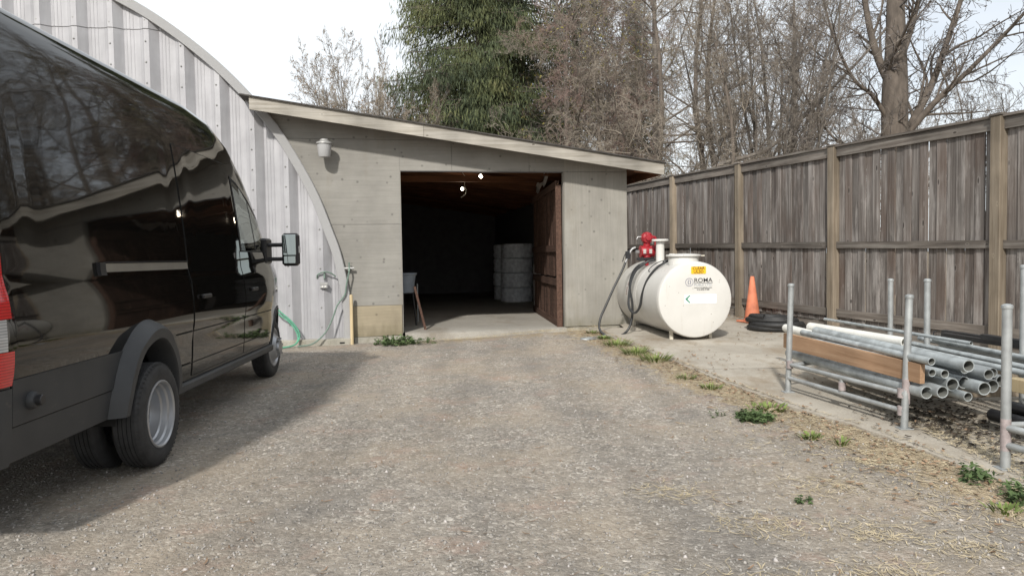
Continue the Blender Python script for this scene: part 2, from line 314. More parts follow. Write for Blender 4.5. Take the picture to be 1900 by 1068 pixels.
# ---------------------------------------------------------------- object helpers
COL = scene.collection
def tag(o, label=None, cat=None, group=None, kind=None):
    if label: o['label'] = label
    if cat: o['category'] = cat
    if group: o['group'] = group
    if kind: o['kind'] = kind
    return o
def empty(name, loc=(0, 0, 0), rz=0, label=None, cat=None, group=None, parent=None):
    o = bpy.data.objects.new(name, None); COL.objects.link(o); o.location = loc; o.rotation_euler = (0, 0, rz)
    o.empty_display_size = .2
    if parent: o.parent = parent
    return tag(o, label, cat, group)
def link(name, me, mat=None, parent=None):
    o = bpy.data.objects.new(name, me); COL.objects.link(o)
    if mat is not None and not me.materials: me.materials.append(mat)
    if parent: o.parent = parent
    return o
class MB:
    def __init__(s): s.v = []; s.f = []
    def add(s, vs, fs):
        b = len(s.v); s.v += [tuple(p) for p in vs]; s.f += [tuple(i+b for i in q) for q in fs]; return s
    def box(s, x0, x1, y0, y1, z0, z1):
        vs = [(x, y, z) for z in (z0, z1) for y in (y0, y1) for x in (x0, x1)]
        return s.add(vs, [(0, 2, 3, 1), (4, 5, 7, 6), (0, 1, 5, 4), (2, 6, 7, 3), (0, 4, 6, 2), (1, 3, 7, 5)])
    def bbox(s, x0, x1, y0, y1, z0, z1, b=.004):
        """box with chamfered edges"""
        n = len(s.v); vs = []; idx = {}
        X = (x0, x1); Y_ = (y0, y1); Z_ = (z0, z1)
        for i in (0, 1):
            for j in (0, 1):
                for k in (0, 1):
                    si, sj, sk = (1, -1)[i], (1, -1)[j], (1, -1)[k]
                    idx[i, j, k, 0] = len(vs); vs.append((X[i], Y_[j]+sj*b, Z_[k]+sk*b))
                    idx[i, j, k, 1] = len(vs); vs.append((X[i]+si*b, Y_[j], Z_[k]+sk*b))
                    idx[i, j, k, 2] = len(vs); vs.append((X[i]+si*b, Y_[j]+sj*b, Z_[k]))
        fs = []
        I = idx
        for i in (0, 1): fs.append((I[i,0,0,0], I[i,1,0,0], I[i,1,1,0], I[i,0,1,0]) if i else (I[i,0,0,0], I[i,0,1,0], I[i,1,1,0], I[i,1,0,0]))
        for j in (0, 1): fs.append((I[0,j,0,1], I[0,j,1,1], I[1,j,1,1], I[1,j,0,1]) if j else (I[0,j,0,1], I[1,j,0,1], I[1,j,1,1], I[0,j,1,1]))
        for k in (0, 1): fs.append((I[0,0,k,2], I[1,0,k,2], I[1,1,k,2], I[0,1,k,2]) if k else (I[0,0,k,2], I[0,1,k,2], I[1,1,k,2], I[1,0,k,2]))
        for i in (0, 1):
            for j in (0, 1): fs.append((I[i,j,0,0], I[i,j,1,0], I[i,j,1,1], I[i,j,0,1]))
            for k in (0, 1): fs.append((I[i,0,k,0], I[i,1,k,0], I[i,1,k,2], I[i,0,k,2]))
        for j in (0, 1):
            for k in (0, 1): fs.append((I[0,j,k,1], I[1,j,k,1], I[1,j,k,2], I[0,j,k,2]))
        for i in (0, 1):
            for j in (0, 1):
                for k in (0, 1): fs.append((I[i,j,k,0], I[i,j,k,1], I[i,j,k,2]))
        return s.add(vs, fs)
    def prism(s, pts, a, b, axis='y'):
        """polygon extruded along an axis; pts are (x,z) for axis y, (x,y) for z, (y,z) for x"""
        n = len(pts)
        def P(p, t): return {'y': (p[0], t, p[1]), 'z': (p[0], p[1], t), 'x': (t, p[0], p[1])}[axis]
        vs = [P(p, a) for p in pts]+[P(p, b) for p in pts]
        fs = [tuple(range(n)), tuple(range(2*n-1, n-1, -1))]+[(i, i+n, (i+1) % n+n, (i+1) % n) for i in range(n)]
        return s.add(vs, fs)
    def tube(s, pts, r, k=8, caps=True):
        pts = [Vector(p) for p in pts]; n = len(pts); rr = r if hasattr(r, '__len__') else [r]*n
        t0 = (pts[1]-pts[0]).normalized(); a = t0.orthogonal().normalized(); vs = []
        for i, p in enumerate(pts):
            t = (pts[min(i+1, n-1)]-pts[max(i-1, 0)]).normalized()
            a = (a-t*a.dot(t)).normalized(); b = t.cross(a)
            for j in range(k):
                w = 2*math.pi*j/k; vs.append(p+(a*math.cos(w)+b*math.sin(w))*rr[i])
        fs = [(i*k+j, i*k+(j+1) % k, (i+1)*k+(j+1) % k, (i+1)*k+j) for i in range(n-1) for j in range(k)]
        if caps: fs += [tuple(range(k-1, -1, -1)), tuple((n-1)*k+j for j in range(k))]
        return s.add(vs, fs)
    def lathe(s, prof, k=32, axis='z', c=(0, 0, 0), closed=False, cap=True):
        """prof = [(radius, height)]"""
        vs = []; n = len(prof)
        for r, h in prof:
            for j in range(k):
                w = 2*math.pi*j/k; x, y = r*math.cos(w), r*math.sin(w)
                p = {'z': (x, y, h), 'x': (h, x, y), 'y': (x, h, y)}[axis]
                vs.append((p[0]+c[0], p[1]+c[1], p[2]+c[2]))
        m = n if closed else n-1
        fs = [(i*k+j, i*k+(j+1) % k, ((i+1) % n)*k+(j+1) % k, ((i+1) % n)*k+j) for i in range(m) for j in range(k)]
        if not closed and cap:
            if prof[0][0] > 1e-6: fs.append(tuple(range(k-1, -1, -1)))
            if prof[-1][0] > 1e-6: fs.append(tuple((n-1)*k+j for j in range(k)))
        return s.add(vs, fs)
    def mesh(s, name, mat, smooth=False, angle=None):
        me = bpy.data.meshes.new(name); me.from_pydata(s.v, [], s.f); me.materials.append(mat)
        me.validate(); 
        if smooth:
            me.polygons.foreach_set('use_smooth', [True]*len(me.polygons))
            if angle: me.set_sharp_from_angle(angle=R(angle))
        me.update(); return me
    def build(s, name, mat, parent=None, smooth=False, angle=35, fixn=True):
        import bmesh
        me = s.mesh(name, mat, False)
        if fixn:
            bm = bmesh.new(); bm.from_mesh(me); bmesh.ops.recalc_face_normals(bm, faces=bm.faces); bm.to_mesh(me); bm.free()
        if smooth:
            me.polygons.foreach_set('use_smooth', [True]*len(me.polygons)); me.set_sharp_from_angle(angle=R(angle))
        return link(name, me, None, parent)
def spline(pts, n=6):
    P = [Vector(p) for p in pts]; P = [P[0]*2-P[1]]+P+[P[-1]*2-P[-2]]; out = []
    for i in range(1, len(P)-2):
        for j in range(n):
            t = j/n; a, b, c, d = P[i-1], P[i], P[i+1], P[i+2]
            out.append(.5*((2*b)+(-a+c)*t+(2*a-5*b+4*c-d)*t*t+(-a+3*b-3*c+d)*t**3))
    out.append(P[-2]); return out
def interp(x, xs, ys): return float(np.interp(x, xs, ys))
def sstep(a, b, x):
    t = min(1, max(0, (x-a)/(b-a))); return t*t*(3-2*t)
def text_mesh(body, size, mat, name, parent, cx, y, cz, width=None, bold=0):
    cu_ = bpy.data.curves.new(name, 'FONT'); cu_.body = body; cu_.size = size; cu_.align_x = 'CENTER'; cu_.align_y = 'CENTER'
    cu_.extrude = .0006; cu_.offset = bold; cu_.resolution_u = 3
    to = bpy.data.objects.new(name, cu_); COL.objects.link(to)
    bpy.context.view_layer.update()
    me = bpy.data.meshes.new_from_object(to.evaluated_get(bpy.context.evaluated_depsgraph_get()))
    bpy.data.objects.remove(to); bpy.data.curves.remove(cu_)
    n = len(me.vertices); co = np.zeros(n*3); me.vertices.foreach_get('co', co); co = co.reshape(-1, 3)
    k = width/(co[:, 0].max()-co[:, 0].min()) if width else 1
    out = np.column_stack([co[:, 0]*k+cx, y-co[:, 2], co[:, 1]+cz]); me.vertices.foreach_set('co', out.ravel()); me.update()
    me.materials.clear(); me.materials.append(mat); me.name = name
    return link(name, me, None, parent)

# ---------------------------------------------------------------- ground
def gz(x, y):
    return sstep(-2.2, 1.4, x)*.0175*min(12.5, max(0, y-4.5))
EDGE = [(1.25, 12.75), (1.40, 12.18), (1.60, 10.95), (1.82, 9.76), (2.02, 8.60), (2.21, 7.48), (2.46, 6.31), (2.69, 5.69), (2.85, 4.74), (3.2, 3.2), (3.6, 1.0), (4.2, -3)]
def edge_x(y): return interp(y, [p[1] for p in EDGE][::-1], [p[0] for p in EDGE][::-1])
def axis_vals(fine, lo, hi, step, far):
    a = list(np.arange(lo, hi+1e-6, step)); s = step; x = hi
    while x < far: s *= 1.35; x += s; a.append(x)
    s = step; x = lo
    while x > -far: s *= 1.35; x -= s; a.insert(0, x)
    return a
gx = axis_vals(0, -6, 8, .14, 420); gy = axis_vals(0, 0, 16, .14, 420)
vs = []; straw = []
for y in gy:
    for x in gx:
        near = 1 if (abs(x) < 9 and -2 < y < 18) else 0
        z = gz(x, y)+near*.016*(noise.noise(Vector((x*.9, y*.9, 3)))+.35*noise.noise(Vector((x*3.1, y*3.1, 8))))
        d = x-edge_x(y)
        if d > .03 and near: z -= .05*sstep(.03, .12, d)
        if 12.0 < y < 30 and -10 < x < 3.4: z -= .06*sstep(12.3, 12.7, y)
        vs.append((x, y, z))
        w = sstep(-1.1, -.1, d)*(1 if d < .6 else 0)*.62
        w = max(w, .42*sstep(10.5, 12.3, y)*(y < 14)*(x > -1.2), .3*sstep(.4, 2.2, x)*sstep(6, 3.5, y)*(d < 0))
        if y > 17 or x > 6.3: w = .5
        straw.append(w)
nx = len(gx)
fs = [(j*nx+i, j*nx+i+1, (j+1)*nx+i+1, (j+1)*nx+i) for j in range(len(gy)-1) for i in range(nx-1)]
me = bpy.data.meshes.new('ground'); me.from_pydata(vs, [], fs); me.materials.append(MT['ground'])
at = me.attributes.new('straw', 'FLOAT', 'POINT'); at.data.foreach_set('value', straw)
me.polygons.foreach_set('use_smooth', [True]*len(me.polygons))
tag(link('ground', me), kind='structure')

# concrete pad with a ragged left edge; three slabs with joints
pad = empty('concrete_pad'); tag(pad, kind='structure')
def slab(y0, y1):
    n = max(4, int((y1-y0)/.07)); L = []
    for i in range(n+1):
        y = y0+(y1-y0)*i/n
        L.append((edge_x(y)+.035*noise.noise(Vector((y*3.3, 1, 2)))+.02*noise.noise(Vector((y*11, 5, 2))), y))
    xs = [0, .1, .3, .7, 1.3, 2.0, 2.8, 3.8, 5.5]
    m = MB(); v = []
    for (x, y) in L:
        for k, d in enumerate(xs):
            X = x+d; v.append((X, y, gz(X, y)+.022+(.004*noise.noise(Vector((X*2, y*2, 0))) if 0 < k else -.004)))
    nn = len(xs); f = [(j*nn+i, j*nn+i+1, (j+1)*nn+i+1, (j+1)*nn+i) for j in range(n) for i in range(nn-1)]
    b = len(v)
    for j, (x, y) in enumerate(L): v.append((x-.012, y, gz(x, y)-.10))
    f += [(j*nn, (j+1)*nn, b+j+1, b+j) for j in range(n)]
    m.add(v, f); m.build('slab', MT['pad'], pad, True, 40, fixn=False)
for a, b in ((.2, 4.05), (4.065, 8.35), (8.365, 12.55)): slab(a, b)
m = MB(); v = []    # strip of slab between shed side and fence
for y in np.arange(12.5, 22, .5):
    for x in np.arange(1.9, 6.4, .75): v.append((x, y+.065, gz(x, y)+.020))
nyy, nxx = len(np.arange(12.5, 22, .5)), len(np.arange(1.9, 6.4, .75))
m.add(v, [(j*nxx+i, j*nxx+i+1, (j+1)*nxx+i+1, (j+1)*nxx+i) for j in range(nyy-1) for i in range(nxx-1)]).build('slab', MT['pad'], pad, True)

# ---------------------------------------------------------------- shed and hut share one facade frame
FO = Vector((-2.669, 12.256, 0)); FA = R(11)
FU = Vector((math.cos(FA), math.sin(FA), 0)); FN = Vector((-math.sin(FA), math.cos(FA), 0))
def fw(u, n, z): return FO+FU*u+FN*n+Vector((0, 0, z))
ARCH = [(0, -.05), (0, .5), (-.045, .908), (-.155, 1.49), (-.305, 1.95), (-.49, 2.456), (-.758, 2.997), (-1.09, 3.548),
        (-1.49, 4.05), (-2.01, 4.58), (-2.63, 5.08), (-3.25, 5.47), (-3.95, 5.78), (-4.75, 6.0), (-5.6, 6.08)]
AC = -5.6
ARCHF = ARCH+[(2*AC-u, z) for u, z in ARCH[-2::-1]]
def arch_u(z): return interp(z, [p[1] for p in ARCH], [p[0] for p in ARCH])
def arch_z(u):
    if u < AC: u = 2*AC-u
    return interp(u, [p[0] for p in ARCH][::-1], [p[1] for p in ARCH][::-1])
ARCHS = [(p.x, p.z) for p in spline([(u, 0, z) for u, z in ARCHF], 5)]

hut = empty('quonset_hut', FO, FA, 'round-roofed galvanised steel hut with ribbed sheets behind the black van', 'hut')
P0 = -.463
def hut_profile():
    """(offset from rivet strip, depth n) going right over one 0.508 m sheet"""
    return [(0, -.050), (.032, -.050), (.036, -.046), (.162, .032), (.170, .033), (.196, 0.025), (.200, 0.021), (.206, 0.021), (.210, 0.025),
            (.246, 0.024), (.250, 0.020), (.256, 0.020), (.260, 0.024), (.297, 0.022), (.301, 0.018), (.307, 0.018), (.312, 0.021), (.335, 0.018),
            (.400, .004), (.405, .0), (.44, -.02), (.462, -.047), (.466, -.050), (.508, -.050)]
PROF = hut_profile(); SEAM_Z = 5.02
for k in range(-1, 21):
    u0 = P0-.508*k
    m = MB(); v = []; cols = []
    for du, n in PROF:
        u = u0+du
        if u > -.002 or u < 2*AC: continue
        cols.append((u, n))
    if len(cols) < 2: continue
    for u, n in cols:
        zt = max(.14, arch_z(u)-.02)
        zs = [.10, min(zt, 1.6), min(zt, 3.3), min(zt, SEAM_Z), min(zt, SEAM_Z+.002), zt]
        for i, z in enumerate(zs): v.append((u, n-(.012 if i > 3 else 0), z))
    nr = 6
    m.add(v, [(i*nr+j, (i+1)*nr+j, (i+1)*nr+j+1, i*nr+j+1) for i in range(len(cols)-1) for j in range(nr-1)])
    m.build('wall_sheet', MT['hut'], hut, False, fixn=False)
    # bolts up the overlap strip of this sheet
    b = MB(); ub = u0-.022; z = .30+.05*(k % 2)
    if ub > 2*AC+.1:
        while z < arch_z(ub)-.12:
            b.lathe([(.014, -.052), (.013, -.062), (.006, -.066)], 6, 'y', (ub, 0, z)); z += .32
        if b.v: o = b.build('bolts', MT['concrete_paint'], hut, False); tag(o, kind='stuff')
# curved ribbed trim in separate lengths
def trim(i0, i1):
    m = MB(); v = []; seg = ARCHS[i0:i1+1]
    for i, (u, z) in enumerate(seg):
        a = ARCHS[max(0, i0+i-1)]; c = ARCHS[min(len(ARCHS)-1, i0+i+1)]
        t = Vector((c[0]-a[0], c[1]-a[1])).normalized(); nrm = Vector((-t.y, t.x))   # points inward
        if nrm.dot(Vector((AC-u, 1.5-z))) < 0: nrm = -nrm
        for off, n in ((0.012, .02), (.012, -.085), (-.0, -.092), (-.125, -.092), (-.13, -.085), (-.13, -.02)):
            v.append((u-nrm.x*off, n, z-nrm.y*off))
    k = 6; m.add(v, [(i*k+j, (i+1)*k+j, (i+1)*k+j+1, i*k+j+1) for i in range(len(seg)-1) for j in range(k-1)])
    m.build('arch_trim', MT['trim'], hut, True, 30)
cuts = [0, 16, 39, 62, 78, 101, 124, len(ARCHS)-1]
for a, b in zip(cuts[:-1], cuts[1:]): trim(a, b)
# corrugated shell running back
m = MB(); v = []; deps = []; n = .03
while n < 16: deps += [(n, 0), (n+.12, 0), (n+.2, .07), (n+.4, .07), (n+.48, 0)]; n += .6
cen = Vector((AC, 1.0))
for n, o in deps:
    for (u, z) in ARCHS:
        d = (Vector((u, z))-cen).normalized(); v.append((u-d.x*(.07-o)*(1 if z > 3.2 else 1), n, z-d.y*(.07-o)))
k = len(ARCHS); m.add(v, [(i*k+j, (i+1)*k+j, (i+1)*k+j+1, i*k+j+1) for i in range(len(deps)-1) for j in range(k-1)])
m.build('roof_shell', MT['hut'], hut, False, fixn=False)
m = MB(); m.prism(ARCHS, 15.9, 16.0); m.build('rear_wall', MT['hut'], hut)
MB().bbox(-11.2, -.01, -.13, .10, -.08, .10, .01).build('base_curb', MT['curb'], hut)
MB().box(-.20, -.12, -.135, -.128, .02, .045).build('drain_slot', MT['gap'], hut)

shed = empty('lean_to_shed', FO, FA, 'grey weathered plywood lean-to shed with sloping roof and open doorway', 'shed')
def ztop(u): return 3.735-.1425*u
OL, OR_, OT, FL = .84, 3.676, 2.865, .145      # opening and floor
SR = 4.82
def left_poly(z0, z1, u1, n=8):
    pts = []
    for i in range(n+1):
        z = z0+(z1-z0)*i/n; pts.append((arch_u(z)+.01, z))
    return [(u1, z0)]+pts+[(u1, z1)]
def clip_top(u0, u1, z0, d=.05): return [(u0, z0), (u0, ztop(u0)-d), (u1, ztop(u1)-d), (u1, z0)]
def sheet(pts, mat, n0=0.0, th=.018, name='plywood_sheet'):
    m = MB(); m.prism(pts, n0, n0+th); return m.build(name, MT[mat], shed)
g = .0025
# upper left triangle above the first seam
zz = 3.372; tp = []
for i in range(9):
    z = zz+g+(3.93-zz)*i/8; u = arch_u(z)
    if z < ztop(u)-.05: tp.append((u+.01, z))
tp.append((-1.36, ztop(-1.36)-.05))
sheet([(1.715, zz+g)]+tp+[(1.715, ztop(1.715)-.05)], 'ply', -.001)
sheet([(OL, zz-g)] + [(arch_u(z)+.01, z) for z in np.linspace(zz-g, 1.973+g, 8)] + [(OL, 1.973+g)], 'ply')
sheet([(OL, 1.973-g)] + [(arch_u(z)+.01, z) for z in np.linspace(1.973-g, .622+g, 8)] + [(OL, .622+g)], 'ply', .001)
sheet([(OL-.01, .622-g), (.03, .622-g), (.03, .105), (OL-.01, .115)], 'ply_board', -.006)
sheet([(OL+g, zz-g), (OL+g, OT), (1.715-g, OT), (1.715-g, zz-g)], 'ply', .0005)
sheet([(1.715+g, OT), (1.715+g, ztop(1.715)-.05), (3.05, ztop(3.05)-.05), (3.05, OT)], 'ply', .0)
sheet([(3.05+2*g, OT), (3.05+2*g, ztop(3.05)-.05), (OR_, ztop(OR_)-.05), (OR_, OT)], 'ply', .001)
sheet([(OR_+g, .16), (OR_+g, 2.86), (SR, 2.86), (SR, .16)], 'ply_v', .0)
sheet([(OR_+g, 2.865), (OR_+g, ztop(OR_)-.05), (SR, ztop(SR)-.05), (SR, 2.865)], 'ply_v', .001)
MB().bbox(.03, OL-.0, .0, .13, -.05, .103, .006).build('sill_curb', MT['curb'], shed)
MB().bbox(OR_, SR, .022, .13, -.05, .158, .006).build('sill_curb', MT['curb'], shed)
# dark backing boards added behind the sheets to keep light out at the seams
m = MB()
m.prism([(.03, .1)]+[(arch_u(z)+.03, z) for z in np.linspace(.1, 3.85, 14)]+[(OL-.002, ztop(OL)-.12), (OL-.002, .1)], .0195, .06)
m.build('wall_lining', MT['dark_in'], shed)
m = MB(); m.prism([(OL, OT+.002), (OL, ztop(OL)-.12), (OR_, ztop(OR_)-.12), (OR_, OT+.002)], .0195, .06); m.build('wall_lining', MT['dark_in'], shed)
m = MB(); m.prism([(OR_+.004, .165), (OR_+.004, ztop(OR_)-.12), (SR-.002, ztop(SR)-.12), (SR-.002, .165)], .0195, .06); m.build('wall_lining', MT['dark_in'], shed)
for a, b in ((OL-.0, OL+.012), (OR_-.012, OR_+.0)):
    MB().bbox(a, b, .004, .13, FL+.002, OT, .002).build('door_jamb', MT['ply_v'], shed)
MB().bbox(OL+.013, OR_-.013, .004, .13, OT-.012, OT+.0, .002).build('door_header', MT['dark_in'], shed)
# side, rear, floor
DEP = 13.6
MB().box(SR-.03, SR, .062, DEP, -.1, ztop(SR)-.12).build('side_wall', MT['ply_v'], shed)
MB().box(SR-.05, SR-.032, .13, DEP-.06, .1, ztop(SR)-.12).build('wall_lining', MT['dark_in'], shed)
m = MB()      # rear wall with two narrow daylight slots
zs0, zs1 = 3.05, 3.10
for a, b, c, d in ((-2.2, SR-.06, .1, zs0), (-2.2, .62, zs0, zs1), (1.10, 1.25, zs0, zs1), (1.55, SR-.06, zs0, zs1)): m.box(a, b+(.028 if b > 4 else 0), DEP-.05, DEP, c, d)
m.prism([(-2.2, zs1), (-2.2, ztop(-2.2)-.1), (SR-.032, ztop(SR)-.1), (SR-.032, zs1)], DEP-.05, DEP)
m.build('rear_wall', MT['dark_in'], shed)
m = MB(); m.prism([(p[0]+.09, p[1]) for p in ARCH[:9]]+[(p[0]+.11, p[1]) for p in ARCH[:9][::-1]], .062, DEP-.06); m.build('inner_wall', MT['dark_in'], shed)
m = MB(); v = []      # floor slab with a worn front lip
xs_ = np.linspace(.02, SR-.055, 40)
for n_ in (-.10, -.06, 0, .3, 1, 3, 6, DEP-.06):
    for u in xs_:
        jag = .03*noise.noise(Vector((u*4, 0, 7)))
        if n_ == -.10: v.append((u, -.10+jag, -.02))
        elif n_ == -.06: v.append((u, -.085+jag, FL-.016))
        elif n_ == 0: v.append((u, -.04+jag, FL-.002))
        else: v.append((u, n_, FL+.0035*noise.noise(Vector((u*2, n_*2, 0)))))
k = 40
def okc(i, j): return True
m.add(v, [(j*k+i, j*k+i+1, (j+1)*k+i+1, (j+1)*k+i) for j in range(7) for i in range(k-1)
          if j > 2 or OL-.02 <= xs_[i] and xs_[i+1] <= OR_+.1])
m.build('floor_slab', MT['floor'], shed, True, 50, fixn=False)
# roof
RL, RR, RF = -1.60, 5.34, -.45
for a, b in ((RL+.14, 1.215), (1.219, RR)):
    m = MB(); m.prism([(a, ztop(a)-.205), (a, ztop(a)-.012), (b, ztop(b)-.012), (b, ztop(b)-.205)], RF, RF+.038); m.build('fascia_board', MT['fascia'], shed)
m = MB(); m.prism([(RL, ztop(RL)-.012), (RL, ztop(RL)+.010), (RR+.03, ztop(RR)+.010), (RR+.03, ztop(RR)-.012)], RF-.035, DEP+.3); m.build('shingle_roof', MT['shingle'], shed)
m = MB(); m.prism([(RL+.14, ztop(RL+.14)-.055), (RL+.14, ztop(RL+.14)-.014), (RR-.01, ztop(RR)-.014), (RR-.01, ztop(RR)-.055)], RF+.04, DEP+.28); m.build('roof_deck', MT['joist'], shed)
m = MB(); m.prism([(SR+.004, ztop(SR)-.23), (SR+.004, ztop(SR)-.058), (RR-.015, ztop(RR)-.058), (RR-.015, ztop(RR)-.2), ], RF+.044, RF+.08); m.build('lookout', MT['joist'], shed)
MB().box(RR-.038, RR-.012, RF+.045, DEP, ztop(RR)-.2, ztop(RR)-.06).build('eave_board', MT['joist'], shed)
n_ = .35
jm = MB(); jm.prism([(-1.2, ztop(-1.2)-.23), (-1.2, ztop(-1.2)-.058), (SR-.06, ztop(SR)-.058), (SR-.06, ztop(SR)-.23)], 0, .045)
jme = jm.mesh('rafter', MT['joist'])
while n_ < DEP-.2:
    o = link('rafter', jme, None, shed); o.location = (0, n_, 0); n_ += .61
MB().bbox(-.6, SR-.06, 2.55, 2.66, ztop(1.2)-.62, ztop(1.2)-.5, .005).build('cross_beam', MT['joist'], shed)
# board partition along the right side of the doorway, boards laid in three rows with battens
pa = math.atan2(.19, 3.9)
pa = R(-6.4)
part = empty('plank_partition', (3.62, .16, FL), pa, parent=shed)
bw = .19; rows = [(.03, .86), (.87, 1.42), (1.43, 2.58)]
for i in range(20):
    for (a, b) in rows:
        off = rnd.uniform(0, .018)
        MB().bbox(-.02-off, .005-off, i*bw+.004, (i+1)*bw-.004, a+rnd.uniform(0, .02), b-rnd.uniform(0, .03), .003).build('plank', MT['planks'], part)
for z in (.0, .72, 1.33, 2.45): MB().bbox(-.062, -.04, -.02, 3.85, z, z+.13, .003).build('batten', MT['planks'], part)
MB().bbox(-.07, .03, -.06, -.022, 0, 2.5, .003).build('end_post', MT['planks'], part)
m = MB(); rr = []
cl = [(-.03+.02*math.sin(i*2.1), 3.0-i*.22, 2.60+.12*math.sin(i*.9)+i*.035) for i in range(9)]
v = []
for i, p in enumerate(cl):
    v += [(p[0]+.02, p[1], p[2]-.02), (p[0]-.03, p[1], p[2]+.05+.04*math.sin(i*1.7)), (p[0]-.06, p[1]+.03, p[2]-.06)]
m.add(v, [(i*3+j, i*3+3+j, i*3+4+j, i*3+1+j) for i in range(8) for j in range(2)])
cloth = m.build('cloth', MT['cloth'], None, True); cloth.parent = None
cloth.matrix_world = Matrix.Translation(fw(3.62, .16, FL)) @ Matrix.Rotation(FA+pa, 4, 'Z')
tag(cloth, 'crumpled pale cloth draped over the top of the dark plank partition inside the doorway', 'cloth')
# lean white panel, drums, tub, prop
o = MB().bbox(-.09, .09, -.02, .02, 0, 1.05, .004).build('loose_board', MT['cloth'])
o.location = (.62, 18.1, FL); o.rotation_euler = (0, 0, FA); tag(o, 'tall narrow off-white board standing at the far end of the plank partition', 'board')
for j, (x, y, nn) in enumerate(((.15, 20.6, 4), (-.10, 21.7, 4))):
    for i in range(nn):
        o = MB().lathe([(.0, 0), (.40, .0), (.44, .02), (.45, .1), (.44, .2), (.45, .3), (.44, .38), (.40, .40), (0, .40)], 24).build('drum', MT['drum'], None, True, 30)
        o.location = (x+rnd.uniform(-.02, .02), y, FL+i*.405)
        lv = ['bottom drum', 'second drum up', 'third drum up', 'topmost drum'][i]
        tag(o, lv+(' of the front stack of blue-grey wrapped drums deep inside the shed' if j == 0 else ' of the rear left stack of wrapped drums deep inside the shed'), 'drum', 'wrapped drums stacked deep in the shed')
wb = empty('laundry_tub', (-2.0, 13.75, FL), FA-.1, 'blue-grey plastic tub on a stand just inside the left edge of the doorway', 'tub')
MB().lathe([(.17, .62), (.19, .80), (.21, .93), (.235, .96), (.235, .985), (.21, .985), (.18, .80), (.15, .66), (0, .66)], 24).build('basin', MT['tub'], wb, True, 30)
for a in range(3):
    c, s = math.cos(a*2.1+.4), math.sin(a*2.1+.4)
    MB().tube([(c*.16, s*.16, .62), (c*.22, s*.22, 0)], .018, 8).build('leg', MT['black_pl'], wb)
o = MB().bbox(-.02, .02, -.045, .045, 0, .78, .003).build('timber_prop', MT['planks'])
o.location = (-1.535, 12.98, FL); o.rotation_euler = (0, R(-13), FA); tag(o, 'short brown timber leaning just inside the left edge of the doorway', 'timber')
o = MB().tube([(0, 0, 0), (0, 0, .75)], .014, 8).build('metal_rod', MT['galv_dull']); o.location = (-1.87, 14.6, FL); tag(o, 'thin upright metal rod behind the plastic tub inside the shed', 'rod')
# bulbs
def bulb(loc, lab, wire):
    b = empty('light_bulb', loc, 0, lab, 'light bulb')
    MB().lathe([(0, -.034), (.018, -.030), (.027, -.012), (.027, .002), (.018, .018), (.010, .028)], 16).build('glass', MT['bulb'], b, True)
    MB().lathe([(.016, .03), (.02, .035), (.02, .075), (.0, .08)], 12).build('socket', MT['rubber'], b, True)
    ld = bpy.data.lights.new('bulb_light', 'POINT'); ld.energy = 2.5; ld.color = (1, .82, .6); ld.shadow_soft_size = .04
    lo = bpy.data.objects.new('bulb_light', ld); COL.objects.link(lo); lo.parent = b; lo.location = (0, 0, -.06)
    if wire: MB().tube(wire, .004, 5).build('wire', MT['hose_grey'], b)
p1 = fw(2.29, .55, 2.84); bulb(p1, 'lit bare bulb right at the top edge of the shed doorway', [(0, 0, .08), (0, 0, .5)])
p2 = Vector((-1.01, 15.6, 2.84)); bulb(p2, 'lit bare bulb hanging deeper inside the shed beside the white cable', [(0, 0, .08), (0, 0, .42)])
o = MB().tube(spline([(0, 0, .42), (.03, 0, .30), (.10, 0, .2), (.06, .0, .07), (.09, 0, -.04), (.07, 0, -.14), (-.02, 0, -.2)]), .007, 6).build('white_cable', MT['cable'])
o.location = p2+Vector((.0, -.2, 0)); tag(o, 'loose white cable dangling from the rafters next to the hanging bulb', 'cable')

# barn light on the wall
bl = empty('wall_lamp', fw(-.36, 0, 3.13), FA, 'grey wall lamp with frosted drum lens, high on the plywood left of the doorway', 'wall lamp')
MB().tube([(0, 0, .17), (0, -.14, .17), (0, -.2, .16)], .02, 8).build('bracket', MT['concrete_paint'], bl, True)
MB().bbox(-.05, .05, -.012, -.0, .09, .25, .003).build('mounting_plate', MT['concrete_paint'], bl)
MB().lathe([(0, .20), (.06, .20), (.075, .17), (.125, .15), (.13, .125), (.115, .12)], 24, 'z', (0, -.22, 0)).build('hood', MT['concrete_paint'], bl, True, 30)
MB().lathe([(.112, .12), (.112, .08), (.095, -.06), (.085, -.085), (0, -.095)], 24, 'z', (0, -.22, 0)).build('lens', MT['lens'], bl, True, 40)
# outlet box, hose hook, faucet, yellow post
ob = empty('outlet_box', fw(-.43, -.055, .98), FA, 'small grey outdoor outlet box on the ribbed hut wall', 'outlet')
MB().bbox(-.058, .058, -.05, .0, -.045, .045, .006).build('box', MT['lens'], ob)
MB().bbox(-.063, .063, -.056, -.0505, .006, .05, .003).build('cover', MT['concrete_paint'], ob)
for x in (-.022, .022): MB().lathe([(0, -.056), (.014, -.055), (.014, -.05)], 12, 'y', (x, 0, -.018)).build('socket', MT['pvc'], ob)
hk = MB().tube(spline([(-.12, -.03, -.07), (-.10, -.08, -.01), (0, -.10, .03), (.10, -.08, .01), (.18, -.05, -.05)]), .012, 6)
hk.box(-.012, .012, -.09, .0, -.08, .03); o = hk.build('hose_hook', MT['green_hose2']); o.location = fw(-.42, -.0, 1.17); o.rotation_euler = (0, 0, FA)
tag(o, 'small curved hose hook fixed above the outlet box on the hut wall', 'hook')
fc = empty('faucet', fw(-.02, -.02, 1.25), FA, 'grey outdoor tap where the hut trim meets the plywood wall', 'tap')
MB().tube([(0, .04, 0), (0, -.1, 0), (0, -.12, -.05)], .016, 8).build('spout', MT['green_hose2'], fc, True)
